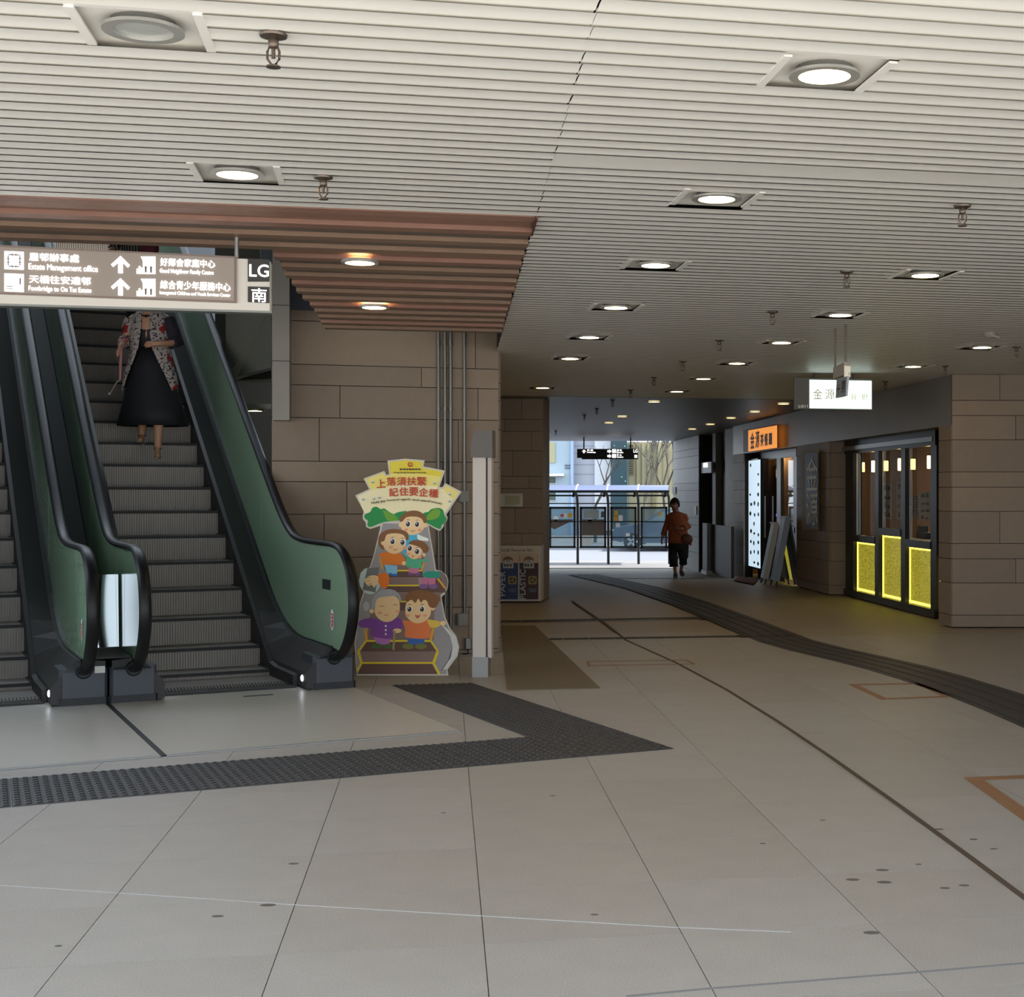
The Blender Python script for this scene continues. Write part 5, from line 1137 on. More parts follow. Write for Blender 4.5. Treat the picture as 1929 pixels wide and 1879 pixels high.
panel_on(KG - .03, 1463, 1468, wz(1465, 973, KG), wz(1465, 968.5, KG), .01).build('purple_light', mat('purple led', (140, 90, 220), .5, emit=(130, 70, 230), estr=1.6), ENT)
MLB = thing('menu_light_box', 'tall lit menu light box with dish photographs beside the entrance', 'light box', gz(wp(1421, KW + .14), 0))
z0, z1 = wz(1421, 1067, KW + .14), wz(1421, 868, KW + .14)
panel_on(KW + .14, 1409.5, 1433.5, z0 - .04, z1 + .03, .06).build('case', M_frame, MLB)
panel_on(KW + .075, 1410.5, 1432.5, z0, z1, .004).build('lit_face', mat('lit menu face', (220, 236, 244), .5, emit=(205, 228, 245), estr=.95), MLB)
rnd = random.Random(3); g = MB()
for r_ in range(11):
    for c_ in range(3):
        if rnd.random() < .25: continue
        xa = 1411.5 + 7 * c_ + rnd.uniform(0, 1.5); xb = xa + rnd.uniform(2.5, 4.5); za = z0 + (z1 - z0) * (r_ + .15 + .3 * rnd.random()) / 11; zz = za + (z1 - z0) / 11 * rnd.uniform(.25, .5)
        a_, b_ = wp(xa, KW + .069), wp(xb, KW + .069); cx_, cz_ = (a_ + b_) / 2, (za + zz) / 2
        g.poly([Vector((cx_.x + (b_.x - a_.x) / 2 * math.cos(t), cx_.y + (b_.y - a_.y) / 2 * math.cos(t), cz_ + (zz - za) / 2 * math.sin(t))) for t in [2 * math.pi * k / 9 for k in range(9)]], rnd.randrange(4))
g.build('printed_dishes', [mat('dish brown', (120, 84, 50), .6), mat('dish orange', (180, 110, 40), .6), mat('dish green', (90, 120, 60), .6), mat('dish dark', (60, 64, 80), .6)], MLB)
# two leaning A-boards
M_board = mat('slate board', (34, 36, 40), .5); M_bfr = mat('grey blue board frame', (160, 170, 180), .5)
for xb, xt, yb, yt, dk, wd, lab in ((1431, 1448, 1094, 993, -.95, .55, 'left A-frame menu board standing at the shop entrance'), (1449.5, 1465, 1100, 985, -1.0, .62, 'right, taller A-frame menu board standing at the shop entrance')):
    pb = wp(xb, KW + dk); gz0 = ground(pb.y); pb = fl(xb, yb); pb.z = ground(pb.y)
    hgt = 1.06 if wd < .6 else 1.16
    o = thing('a_board', lab, 'sign board', pb, 'A-frame menu boards')
    vx = Vector((.10, -.99, 0)).normalized(); side_ = Vector((vx.y, -vx.x, 0)); side_ = side_ if side_.x > 0 else -side_
    # the edge-on leaf leans to the right as it rises
    top = pb + Vector((.21, .02, hgt)); 
    for nm, foot, dirn in (('front_leaf', pb, 1), ('rear_leaf', pb + Vector((.42, .05, 0)), -1)):
        axis = (top - foot).normalized(); thick = .03
        g = MB(); c0 = foot + axis * .1; c1 = top
        g.prism([c0, c0 + vx * wd, c1 + vx * wd, c1], side_ * thick); leaf = g.build(nm, M_board, o)
        for q0, q1 in ((c0, c1), (c0 + vx * wd, c1 + vx * wd)):
            g = MB(); g.prism([q0 - vx * .03, q0 + vx * .02, q1 + vx * .02, q1 - vx * .03], side_ * (thick + .012) * 1.0); g.build('leaf_frame', M_bfr if dirn == 1 else M_blackmat, leaf)
        if dirn == 1:
            g = MB(); n0, n1 = c0 + vx * (wd + .02), c1 + vx * (wd + .02); g.prism([n0 - side_ * .05, n0 + side_ * .05, n1 + side_ * .05, n1 - side_ * .05], vx * .025); g.build('edge_frame', M_bfr, leaf)
        for e in (0.03, wd - .03):
            g = MB(); g.prism([foot + vx * (e - .015), foot + vx * (e + .015), c0 + vx * (e + .015), c0 + vx * (e - .015)], side_ * thick); g.build('foot', M_blackmat, leaf)
    g = MB(); g.box(top + vx * wd / 2 + UP * .01, (.06, wd, .03), side_, vx); g.build('hinge_bar', M_bfr, o)
# lobby: exit sign box, switch plate, board with post
a = W3(1327, 890, KW + .12); o = thing('exit_sign', 'small lit white sign box above the lobby door', 'sign', a)
g = MB(); g.prism(quadK(KW + .1, ((1324, 892), (1344, 891), (1344, 870), (1324, 872))), sout * .05); g.build('case', mat('grey sign case', (150, 152, 150), .5), o)
g = MB(); g.prism(quadK(KW + .04, ((1325, 881), (1333, 880.5), (1333, 872), (1325, 873))), sout * .004); g.build('lit_face', M_signl, o)
g = MB(); pc_ = W3(1333, 870, KW + .1); g.tube([pc_ + Vector((.1, 0, 0)), pc_ + Vector((.02, 0, .25)), Vector((pc_.x, pc_.y, CEIL))], .012, 6); g.build('cable', M_blackmat, o, True)
o = thing('switch_plate', 'small pale switch plate on the exit wall beside the lobby door', 'switch', W3(1311, 962, KW))
g = MB(); g.prism(quadK(KW - .01, ((1309, 970), (1313, 970), (1313, 954), (1309, 954))), sout * .02); g.build('plate', mat('pale switch', (176, 182, 178), .5), o)
o = thing('wall_vent', 'small dark grille on the exit wall', 'vent', W3(1271, 925, KW))
g = MB(); g.prism(quadK(KW - .01, ((1268, 930.5), (1274, 930.5), (1274, 918), (1268, 918))), sout * .02); g.build('grille', mat('dark grille', (90, 92, 96), .5), o)
K = KW - .35; o = thing('notice_board', 'large dark brown board with pale post standing before the lobby', 'board', gz(wp(1360, K), ground(wp(1360, K).y)))
gb = ground(wp(1350, K).y)
panel_on(K, 1341, 1383, gb + .02, wz(1362, 990, K), .06).build('board', mat('dark brown board', (52, 44, 38), .5), o)
panel_on(K - .1, 1330.5, 1339, gb + .06, wz(1335, 985, K), .08).build('post', mat('pale grey post', (120, 122, 120), .5), o)
panel_on(K - .12, 1331.5, 1341.5, gb, gb + .08, .12).build('foot', mat('grey foot', (150, 148, 146), .4, .3), o)

# ================================================================== PEOPLE
M_skin = mat('skin', (196, 146, 116), .5); M_hair = mat('black hair', (22, 18, 17), .45)
def hand(J, Ed, wrist, key, wp_, fdir, spread, curl, s=1.0):
    """palm and five separate fingers added to a skin skeleton"""
    fdir, spread, curl = Vector(fdir).normalized(), Vector(spread).normalized(), Vector(curl).normalized()
    pm_ = Vector(wp_) + fdir * .055 * s
    J[key + 'palm'] = (pm_, .026 * s, .017 * s); Ed.append((wrist, key + 'palm'))
    for i, (off, ln) in enumerate(((-.024, .062), (-.008, .072), (.008, .068), (.023, .052))):
        a = pm_ + spread * off * s + fdir * .03 * s; b = a + fdir * ln * .5 * s + curl * .008 * s; c_ = b + fdir * ln * .38 * s + curl * .026 * s
        k = key + 'f%d' % i
        J[k + 'a'] = (a, .0095 * s, .0095 * s); J[k + 'b'] = (b, .0085 * s, .0085 * s); J[k + 'c'] = (c_, .0075 * s, .0075 * s)
        Ed += [(key + 'palm', k + 'a'), (k + 'a', k + 'b'), (k + 'b', k + 'c')]
    a = pm_ - spread * .03 * s - fdir * .01 * s + curl * .008 * s; b = a - spread * .014 * s + fdir * .03 * s + curl * .012 * s
    J[key + 'ta'] = (a, .0105 * s, .0105 * s); J[key + 'tb'] = (b, .0085 * s, .0085 * s); Ed += [(key + 'palm', key + 'ta'), (key + 'ta', key + 'tb')]
def face(root, c, fwd, right, s=1.0, hair_long=0.):
    c, fwd, right = Vector(c), Vector(fwd).normalized(), Vector(right).normalized()
    for e in (-1, 1):
        q_ = c + fwd * .083 * s + right * e * .032 * s + UP * .01 * s
        g = MB(); g.sphere(q_, .011 * s, 0, 8, 6); g.build('eye', M_print, root, True)
        g = MB(); g.sphere(q_ + fwd * .007 * s, .0065 * s, 0, 8, 6); g.build('pupil', M_hair, root, True)
        g = MB(); g.box(q_ + UP * .02 * s + fwd * .004 * s, (.034 * s, .008 * s, .006 * s), right, fwd); g.build('eyebrow', M_hair, root)
        g = MB(); g.sphere(c + right * e * .088 * s - fwd * .005 * s, (.012 * s, .02 * s, .03 * s), 0, 8, 6, right, fwd); g.build('ear', M_skin, root, True)
    g = MB(); g.loft([[c + fwd * d * s + right * w_ * s * k + UP * z * s for k, d in ((-1, a), (0, a + dp), (1, a))] for z, a, dp, w_ in ((.015, .083, .006, .008), (-.012, .08, .02, .012), (-.028, .08, .024, .016), (-.036, .078, .006, .012))], False, 0, False); g.build('nose', M_skin, root, True)
    g = MB(); g.sphere(c + fwd * .078 * s - UP * .056 * s, (.026 * s, .008 * s, .007 * s), 0, 10, 6, right, fwd); g.build('mouth', mat('lips', (150, 78, 70), .5), root, True)
    g = MB(); rings = []
    for i in range(8):                             # hair: cap that leaves the face free
        t = .02 + (math.pi * (.62 + hair_long * .1)) * i / 7; ring = []
        for j in range(18):
            a = 2 * math.pi * j / 18; fr = math.cos(a)
            tt = min(t, .95 + .25 * abs(math.sin(a * 3))) if fr > .3 else t
            rr_ = math.sin(tt)
            ring.append(c + UP * .01 * s + (fwd * .112 * s * rr_ * fr + right * .102 * s * rr_ * math.sin(a)) + UP * (.142 * s * math.cos(tt)))
        rings.append(ring)
    g.loft(rings, True); o = g.build('hair', M_hair, root, True)
def cloth_loft(name, rings, m, root, closed=True, wave=None, caps=False, smooth=True, n=24, right=(1, 0, 0), fwd=(0, -1, 0)):
    """rings: (centre, rx, ry)"""
    R_, Fd = Vector(right), Vector(fwd); out = []
    for i, (c, rx, ry) in enumerate(rings):
        out.append([Vector(c) + (R_ * rx * math.cos(2 * math.pi * j / n) + Fd * ry * math.sin(2 * math.pi * j / n)) * (1 + (wave(i, j) if wave else 0)) for j in range(n)])
    g = MB(); g.loft(out, caps); o = g.build(name, m, root, smooth)
    md = o.modifiers.new('t', 'SOLIDIFY'); md.thickness = .006; md.offset = 1
    return o
# ---- woman riding down the right-hand escalator
WD = 14.75
w_ = lambda x, y, d=0.: at(x, y, WD - d)
W1 = thing('person', 'woman riding the escalator in patterned cardigan and long dark skirt', 'person', w_(285, 862))
J = {}; Ed = []
for k, x, y, d, r1, r2 in (('pel', 285, 690, 0, .15, .11), ('waist', 284, 662, .0, .12, .09), ('chest', 282, 622, 0, .14, .10), ('up', 282, 598, 0, .11, .08), ('neck', 282, 583, .01, .05, .05), ('head0', 283, 569, .02, .068, .075), ('head1', 283, 552, .02, .085, .095), ('head2', 283, 542, .01, .06, .07),
      ('shL', 248, 602, 0, .055, .055), ('elL', 236, 640, .02, .042, .042), ('wrL', 230, 651, .18, .028, .028), ('shR', 316, 602, 0, .055, .055), ('elR', 334, 646, .03, .042, .042), ('wrR', 300, 647, .24, .028, .028),
      ('hiL', 268, 710, 0, .085, .085), ('knL', 268, 770, .02, .06, .06), ('anL', 267, 822, -.06, .034, .034), ('toL', 264, 831, .08, .032, .02), ('hiR', 301, 710, 0, .085, .085), ('knR', 299, 785, .12, .06, .06), ('anR', 297, 846, .12, .034, .034), ('toR', 297, 861, .24, .032, .02)):
    J[k] = (w_(x, y, d), r1, r2)
Ed = [('pel', 'waist'), ('waist', 'chest'), ('chest', 'up'), ('up', 'neck'), ('neck', 'head0'), ('head0', 'head1'), ('head1', 'head2'), ('up', 'shL'), ('shL', 'elL'), ('elL', 'wrL'), ('up', 'shR'), ('shR', 'elR'), ('elR', 'wrR'), ('pel', 'hiL'), ('hiL', 'knL'), ('knL', 'anL'), ('anL', 'toL'), ('pel', 'hiR'), ('hiR', 'knR'), ('knR', 'anR'), ('anR', 'toR')]
hand(J, Ed, 'wrL', 'hl', J['wrL'][0], (-.1, -.6, -.5), (.6, -.5, .3), (.3, .2, -.4)); hand(J, Ed, 'wrR', 'hr', J['wrR'][0], (-.95, -.2, -.1), (0, -.2, 1), (-.1, .5, 0))
skin('body', J, Ed, 'pel', M_skin, W1)
face(W1, w_(283, 554, .015), (-.1, -1, -.1), (1, -.1, 0), .95, 1)
M_navy = mat('black navy lace skirt', (15, 15, 21), .7, noise=.35, nscale=25)
import math as _m
cloth_loft('skirt', [(w_(284, 655), .145, .115), (w_(284, 690), .18, .15), (w_(285, 735), .25, .19), (w_(288, 775), .31, .23), (w_(288, 803), .345, .26)], M_navy, W1, wave=lambda i, j: .05 * i / 4 * _m.sin(j * 2.6))
cloth_loft('blouse', [(w_(282, 588), .07, .06), (w_(282, 597), .13, .09), (w_(282, 625), .145, .115), (w_(283, 665), .14, .11)], mat('dark blouse', (30, 30, 38), .7), W1)
M_card = bpy.data.materials.new('patterned cardigan'); M_card.use_nodes = True
_n, _l = M_card.node_tree.nodes, M_card.node_tree.links; _p = _n['Principled BSDF']; _p.inputs['Roughness'].default_value = .8
_tc = _n.new('ShaderNodeTexCoord')
_wv = _n.new('ShaderNodeTexNoise'); _wv.inputs['Scale'].default_value = 46; _wv.inputs['Detail'].default_value = 4; _l.new(_tc.outputs['Object'], _wv.inputs['Vector'])
_r1 = _n.new('ShaderNodeValToRGB'); _r1.color_ramp.interpolation = 'CONSTANT'; _r1.color_ramp.elements[0].color = (*lin((44, 42, 46)), 1); _r1.color_ramp.elements[1].position = .44; _r1.color_ramp.elements[1].color = (*lin((176, 164, 160)), 1); _l.new(_wv.outputs['Fac'], _r1.inputs[0])
_vo = _n.new('ShaderNodeTexVoronoi'); _vo.distance = 'CHEBYCHEV'; _vo.inputs['Scale'].default_value = 10; _l.new(_tc.outputs['Object'], _vo.inputs['Vector'])
_sp = _n.new('ShaderNodeSeparateColor'); _l.new(_vo.outputs['Color'], _sp.inputs[0])
_r2 = _n.new('ShaderNodeValToRGB'); _r2.color_ramp.interpolation = 'CONSTANT'; _r2.color_ramp.elements[0].color = (1, 1, 1, 1); _r2.color_ramp.elements[1].position = .14; _r2.color_ramp.elements[1].color = (0, 0, 0, 1); _l.new(_sp.outputs[0], _r2.inputs[0])
_mx = _n.new('ShaderNodeMix'); _mx.data_type = 'RGBA'; _l.new(_r2.outputs[0], _mx.inputs['Factor']); _l.new(_r1.outputs[0], _mx.inputs['A']); _mx.inputs['B'].default_value = (*lin((150, 34, 38)), 1); _l.new(_mx.outputs['Result'], _p.inputs['Base Color'])
# cardigan: open at the front, points hanging lower at both front edges
g = MB(); rings = []; rows = ((583, .085, .075, .30), (590, .15, .10, .24), (600, .2, .125, .22), (625, .205, .15, .22), (655, .205, .155, .35), (680, .225, .165, .62), (705, .26, .175, .88), (728, .285, .18, 1.08))
for i, (y, rx, ry, th) in enumerate(rows):
    ring = []
    for j in range(21):
        a = th + (2 * math.pi - 2 * th) * j / 20
        c = w_(283, y); e = abs(j - 10) / 10
        ring.append(c + Vector((rx * math.sin(a), -ry * math.cos(a), 0)) - UP * (.05 * e ** 4 * (i / 7) ** 2))
    rings.append(ring)
g.loft(rings, False, 0, False); o = g.build('cardigan', M_card, W1, True); md = o.modifiers.new('t', 'SOLIDIFY'); md.thickness = .008
g = MB(); g.tube([J['shL'][0], J['shL'][0].lerp(J['elL'][0], .5), J['elL'][0], J['elL'][0].lerp(J['wrL'][0], .55)], [.072, .07, .062, .056], 12); g.build('sleeve', M_card, W1, True)
g = MB(); g.tube([J['shR'][0], J['shR'][0].lerp(J['elR'][0], .5), J['elR'][0], J['elR'][0].lerp(J['wrR'][0], .3)], [.072, .07, .066, .066], 12); g.build('sleeve', mat('dark floral sleeve', (38, 36, 46), .8, noise=.5, nscale=30), W1, True)
M_shoe = mat('pale sandal', (150, 134, 116), .5)
for k, an, to in (('l', 'anL', 'toL'), ('r', 'anR', 'toR')):
    a, b = J[an][0], J[to][0]
    g = MB(); g.tube([a + Vector((0, .03, -.075)), a.lerp(b, .5) - UP * .035, b - UP * .012, b + Vector((0, -.03, -.008))], [(.03, .008), (.03, .008), (.036, .008), (.024, .008)], 10); s_ = g.build('sandal', M_shoe, W1, True)
    g = MB(); g.tube([a + Vector((0, .035, -.07)), a + Vector((0, .03, -.115))], [.013, .008], 8); g.build('heel', M_shoe, s_, True)
    g = MB(); g.tube([a + Vector((.037 * math.cos(t), .037 * math.sin(t), .004)) for t in [2 * math.pi * q / 12 for q in range(13)]], .005, 6, caps=False); g.build('ankle_strap', M_blackmat, s_, True)
# pink umbrella in her hand
o = thing('umbrella', 'folded pink umbrella hanging from the hand of the woman on the escalator', 'umbrella', w_(226, 742, .25))
M_pink = mat('pink umbrella', (176, 116, 118), .5)
g = MB(); g.tube([w_(228 + 5 * math.cos(t), 648 - 7 * math.sin(t), .27) for t in [-.9 + 4.6 * k / 12 for k in range(13)]], .008, 8); g.build('crook', M_pink, o, True)
g = MB(); g.tube([w_(229, 654, .27), w_(227, 685, .27), w_(226.5, 716, .27)], [.011, .016, .012], 10); g.build('shaft', M_pink, o, True)
g = MB(); g.tube([w_(226.5, 716, .27), w_(224, 717, .27), w_(219, 722, .27), w_(212, 734, .27), w_(207, 742, .27)], [.008, .008, .007, .007, .006], 8); g.build('strap', mat('pale strap', (150, 140, 132), .5), o, True)
g = MB(); g.sphere(w_(206, 742.5, .27), .013, 0, 10, 7); g.build('tip', mat('pale green tip', (170, 200, 186), .3, .4), o, True)
# ---- second rider higher up, mostly hidden behind the sign
VD = 17.05
v_ = lambda x, y, d=0.: at(x, y, VD - d)
W2 = thing('person', 'rider in black and white stripes higher up, mostly behind the sign', 'person', v_(262, 624))
J = {}
for k, x, y, d, r1, r2 in (('pel', 262, 480, 0, .14, .11), ('waist', 261, 455, 0, .12, .09), ('chest', 260, 425, 0, .14, .1), ('up', 260, 404, 0, .11, .08), ('neck', 260, 392, 0, .05, .05), ('head0', 260, 382, .01, .068, .075), ('head1', 260, 368, .01, .085, .095), ('head2', 260, 360, 0, .06, .07),
      ('shL', 236, 408, 0, .055, .055), ('elL', 222, 446, .02, .042, .042), ('wrL', 214, 468, .2, .028, .028), ('shR', 284, 408, 0, .055, .055), ('elR', 294, 440, .0, .042, .042), ('wrR', 288, 462, .15, .028, .028),
      ('hiL', 251, 500, 0, .085, .085), ('knL', 251, 555, .05, .06, .06), ('anL', 251, 610, 0, .036, .036), ('toL', 251, 619, .15, .03, .022), ('hiR', 274, 500, 0, .085, .085), ('knR', 274, 555, .05, .06, .06), ('anR', 274, 610, 0, .036, .036), ('toR', 274, 619, .15, .03, .022)):
    J[k] = (v_(x, y, d), r1, r2)
Ed = [('pel', 'waist'), ('waist', 'chest'), ('chest', 'up'), ('up', 'neck'), ('neck', 'head0'), ('head0', 'head1'), ('head1', 'head2'), ('up', 'shL'), ('shL', 'elL'), ('elL', 'wrL'), ('up', 'shR'), ('shR', 'elR'), ('elR', 'wrR'), ('pel', 'hiL'), ('hiL', 'knL'), ('knL', 'anL'), ('anL', 'toL'), ('pel', 'hiR'), ('hiR', 'knR'), ('knR', 'anR'), ('anR', 'toR')]
hand(J, Ed, 'wrL', 'hl', J['wrL'][0], (-.5, -.6, -.4), (.6, -.5, .3), (.2, .2, -.5)); hand(J, Ed, 'wrR', 'hr', J['wrR'][0], (-.2, -.5, -.8), (.9, -.2, 0), (-.3, .3, -.2))
skin('body', J, Ed, 'pel', M_skin, W2); face(W2, v_(260, 370, .01), (0, -1, -.1), (1, 0, 0), .95)
M_stripe = bpy.data.materials.new('black and white stripes'); M_stripe.use_nodes = True
_n, _l = M_stripe.node_tree.nodes, M_stripe.node_tree.links; _p = _n['Principled BSDF']; _tc = _n.new('ShaderNodeTexCoord'); _w = _n.new('ShaderNodeTexWave'); _w.bands_direction = 'X'; _w.inputs['Scale'].default_value = 9; _w.inputs['Distortion'].default_value = 1.2; _l.new(_tc.outputs['Object'], _w.inputs['Vector'])
_r = _n.new('ShaderNodeValToRGB'); _r.color_ramp.interpolation = 'CONSTANT'; _r.color_ramp.elements[0].color = (*lin((26, 24, 26)), 1); _r.color_ramp.elements[1].position = .62; _r.color_ramp.elements[1].color = (*lin((150, 146, 144)), 1); _l.new(_w.outputs['Fac'], _r.inputs[0]); _l.new(_r.outputs[0], _p.inputs['Base Color']); _p.inputs['Roughness'].default_value = .8
cloth_loft('top', [(v_(260, 396), .08, .07), (v_(260, 404), .15, .1), (v_(260, 428), .17, .13), (v_(259, 460), .175, .13), (v_(259, 490), .185, .14)], M_stripe, W2)
for a, b, c in (('shL', 'elL', 'wrL'), ('shR', 'elR', 'wrR')):
    g = MB(); g.tube([J[a][0], J[a][0].lerp(J[b][0], .5), J[b][0], J[b][0].lerp(J[c][0], 1.0)], [.075, .075, .075, .06], 12); g.build('sleeve', M_stripe, W2, True)
for a, b, c in (('hiL', 'knL', 'anL'), ('hiR', 'knR', 'anR')):
    g = MB(); g.tube([J[a][0] + UP * .12, J[a][0], J[b][0], J[c][0]], [.1, .11, .085, .07], 12); g.build('trouser_leg', mat('dark trousers', (28, 28, 32), .8), W2, True)
for k in ('L', 'R'): g = MB(); g.sphere(J['to' + k][0] + Vector((0, .06, 0)), (.045, .12, .04), 0, 12, 8); g.build('shoe', M_blackmat, W2, True)
o = thing('shoulder_bag', 'dark red bag carried by the rider above the sign', 'bag', v_(281, 490, .2))
g = MB(); g.sphere(v_(281, 468, .2), (.115, .07, .15), 0, 16, 10); g.build('pouch', mat('dark red leather', (110, 34, 52), .6), o, True)
g = MB(); g.tube([v_(272, 455, .2), v_(268, 425, .16), v_(276, 404, .09), v_(284, 404, .02)], .012, 8); g.build('strap', mat('dark red leather', (110, 34, 52), .6), o, True)
# ---- walker in the passage
ND = 28.4
z8 = lambda x, y, d=0.: at(1220 + x / 9.645, 920 + y / 9.645, ND - d)
W3p = thing('person', 'person walking through the passage in orange-brown top and black cropped trousers', 'person', Vector((z8(560, 1600).x, ND, ground(ND))))
J = {}
for k, x, y, d, r1, r2 in (('pel', 560, 920, 0, .11, .09), ('waist', 555, 830, 0, .13, .1), ('chest', 535, 620, .02, .15, .11), ('up', 525, 490, .03, .11, .08), ('neck', 512, 435, .05, .05, .05), ('head0', 500, 375, .07, .066, .075), ('head1', 490, 300, .08, .085, .095), ('head2', 490, 255, .07, .06, .07),
      ('shL', 410, 510, .02, .055, .055), ('elL', 335, 700, -.04, .042, .042), ('wrL', 272, 880, .04, .028, .028), ('shR', 640, 490, .02, .055, .055), ('elR', 715, 690, .0, .042, .042), ('wrR', 620, 740, .22, .028, .028),
      ('hiL', 470, 1030, .0, .05, .05), ('knL', 472, 1270, .08, .045, .045), ('anL', 505, 1530, .12, .036, .036), ('toL', 505, 1610, .22, .032, .024), ('hiR', 640, 1030, -.02, .05, .05), ('knR', 647, 1270, -.03, .045, .045), ('anR', 605, 1490, -.12, .036, .036), ('toR', 630, 1575, -.02, .032, .024)):
    J[k] = (z8(x, y, d), r1, r2)
Ed = [('pel', 'waist'), ('waist', 'chest'), ('chest', 'up'), ('up', 'neck'), ('neck', 'head0'), ('head0', 'head1'), ('head1', 'head2'), ('up', 'shL'), ('shL', 'elL'), ('elL', 'wrL'), ('up', 'shR'), ('shR', 'elR'), ('elR', 'wrR'), ('pel', 'hiL'), ('hiL', 'knL'), ('knL', 'anL'), ('anL', 'toL'), ('pel', 'hiR'), ('hiR', 'knR'), ('knR', 'anR'), ('anR', 'toR')]
hand(J, Ed, 'wrL', 'hl', J['wrL'][0], (-.25, -.1, -1), (.3, -.9, 0), (.4, .2, -.2)); hand(J, Ed, 'wrR', 'hr', J['wrR'][0], (-.9, -.3, .1), (0, -.2, 1), (-.1, .5, 0))
skin('body', J, Ed, 'pel', mat('tanned skin', (150, 104, 80), .5), W3p); face(W3p, z8(492, 310, .075), (-.1, -1, -.15), (1, -.1, 0), 1.0)
M_top = mat('orange brown top', (156, 82, 48), .8, noise=.1, nscale=12)
cloth_loft('top', [(z8(515, 440, .045), .085, .075), (z8(522, 475, .03), .16, .1), (z8(535, 600, .02), .185, .135), (z8(555, 800), .18, .14), (z8(565, 920), .2, .155), (z8(568, 1000), .205, .16)], M_top, W3p)
g = MB(); g.tube([J['shL'][0], J['shL'][0].lerp(J['elL'][0], .5), J['elL'][0], J['elL'][0].lerp(J['wrL'][0], .85)], [.075, .068, .06, .052], 12); g.build('sleeve', M_top, W3p, True)
g = MB(); g.tube([J['shR'][0], J['shR'][0].lerp(J['elR'][0], .5), J['elR'][0], J['elR'][0].lerp(J['wrR'][0], .75)], [.08, .085, .085, .06], 12); g.build('sleeve', M_top, W3p, True)
M_trs = mat('black cropped trousers', (24, 25, 30), .8)
cloth_loft('trouser_seat', [(z8(562, 880), .17, .13), (z8(562, 960), .19, .155), (z8(560, 1040), .19, .16), (z8(558, 1110), .15, .14)], M_trs, W3p, caps=True)
g = MB(); g.tube([z8(520, 940), z8(470, 1060), z8(470, 1270, .1), z8(475, 1425, .13)], [(.13, .14), (.105, .12), (.095, .1), (.09, .09)], 14); g.build('trouser_leg', M_trs, W3p, True)
g = MB(); g.tube([z8(600, 940), z8(640, 1060), z8(648, 1250, -.02), z8(645, 1370, -.08)], [(.13, .14), (.105, .12), (.09, .1), (.082, .085)], 14); g.build('trouser_leg', M_trs, W3p, True)
for k, tilt in (('L', 0), ('R', .03)):
    a, b = J['an' + k][0], J['to' + k][0]; g = MB(); g.tube([a + Vector((0, .05, -.05 + tilt)), a.lerp(b, .45) - UP * .01, b, b + Vector((0, -.07, -.005))], [(.035, .035), (.045, .045), (.046, .038), (.03, .02)], 12); g.build('shoe', mat('grey shoe', (80, 74, 70), .6), W3p, True)
o = thing('handbag', 'brown handbag at the hip of the person walking in the passage', 'bag', z8(740, 1040, .1))
g = MB(); g.sphere(z8(700, 930, .12), (.13, .07, .11), 0, 14, 9); g.build('pouch', mat('brown leather', (92, 52, 34), .6), o, True)
g = MB(); g.tube([z8(640, 890, .15), z8(520, 800, .17), z8(440, 600, .16), z8(420, 500, .06)], .01, 6); g.build('strap', mat('brown leather', (92, 52, 34), .6), o, True)
g = MB(); g.prism([z8(735, 880, .1), z8(790, 930, .1), z8(800, 1030, .1), z8(780, 1050, .1), z8(730, 1010, .1)], (0, .03, 0)); g.build('scarf_end', M_top, o)

# ================================================================== THE STREET BEYOND
GZ = -.42
M_road = mat('pale asphalt road', (96, 99, 106), .8, noise=.05, nscale=2); M_pave = mat('pale pavement', (108, 107, 108), .8, noise=.05, nscale=2)
g = MB(); g.box((-2, 40.6, GZ - .1), (60, 4.4, .2)); struct('pavement', g, M_pave, 'sunlit pavement at the end of the passage')
g = MB(); g.box((-2, 47.3, GZ - .14), (80, 9, .2)); struct('road', g, M_road, 'sunlit road behind the shelter')
g = MB(); g.box((-2, 90, GZ - .1), (120, 76, .24)); struct('pavement_far', g, M_pave, 'pavement across the road')
g = MB(); g.box((-2, 51.9, GZ - .02), (80, .3, .2)); struct('kerb', g, mat('grey kerb', (130, 134, 142), .8), 'kerb across the road')
# bus shelter
SHD = 40.7
BS = thing('bus_shelter', 'street shelter with curved blue roof, black frame and poster panels at the passage end', 'shelter', Vector((at(1150, 930, SHD).x, SHD, GZ)))
M_sf = mat('dark green black frame', (22, 28, 30), .4)
xs_ = [(x - PX) / F * SHD for x in (973, 1030.5, 1088.3, 1146, 1203, 1261)]
zr = at(0, 926, SHD).z; ztp = at(0, 957, SHD).z; zbt = at(0, 1031, SHD).z
for i, X_ in enumerate(xs_):
    g = MB(); g.tube([Vector((X_, SHD, GZ)), Vector((X_, SHD, zr - .35)), Vector((X_ - .02, SHD - .05, zr - .15)), Vector((X_ - .06, SHD - .14, zr))], .038, 8); g.build('post', M_sf, BS, True)
    g = MB(); g.prism([Vector((X_ - .13, SHD - .02, zr)), Vector((X_ - .07, SHD - .02, zr)), Vector((X_ - .1, SHD - .02, zr - .16)), Vector((X_ - .16, SHD - .02, zr - .16))], (0, .06, 0)); g.build('bracket', M_sf, BS)
for y in (927, 934, 949, 983, 1013): z = at(0, y, SHD).z; g = MB(); g.box(((xs_[0] + xs_[-1]) / 2, SHD, z), (xs_[-1] - xs_[0], .05, .045 if y < 940 else .03)); g.build('rail', M_sf, BS)
M_shp = glass('poster panel glass', (120, 140, 150), .62, .1, (.75, .84, .88))
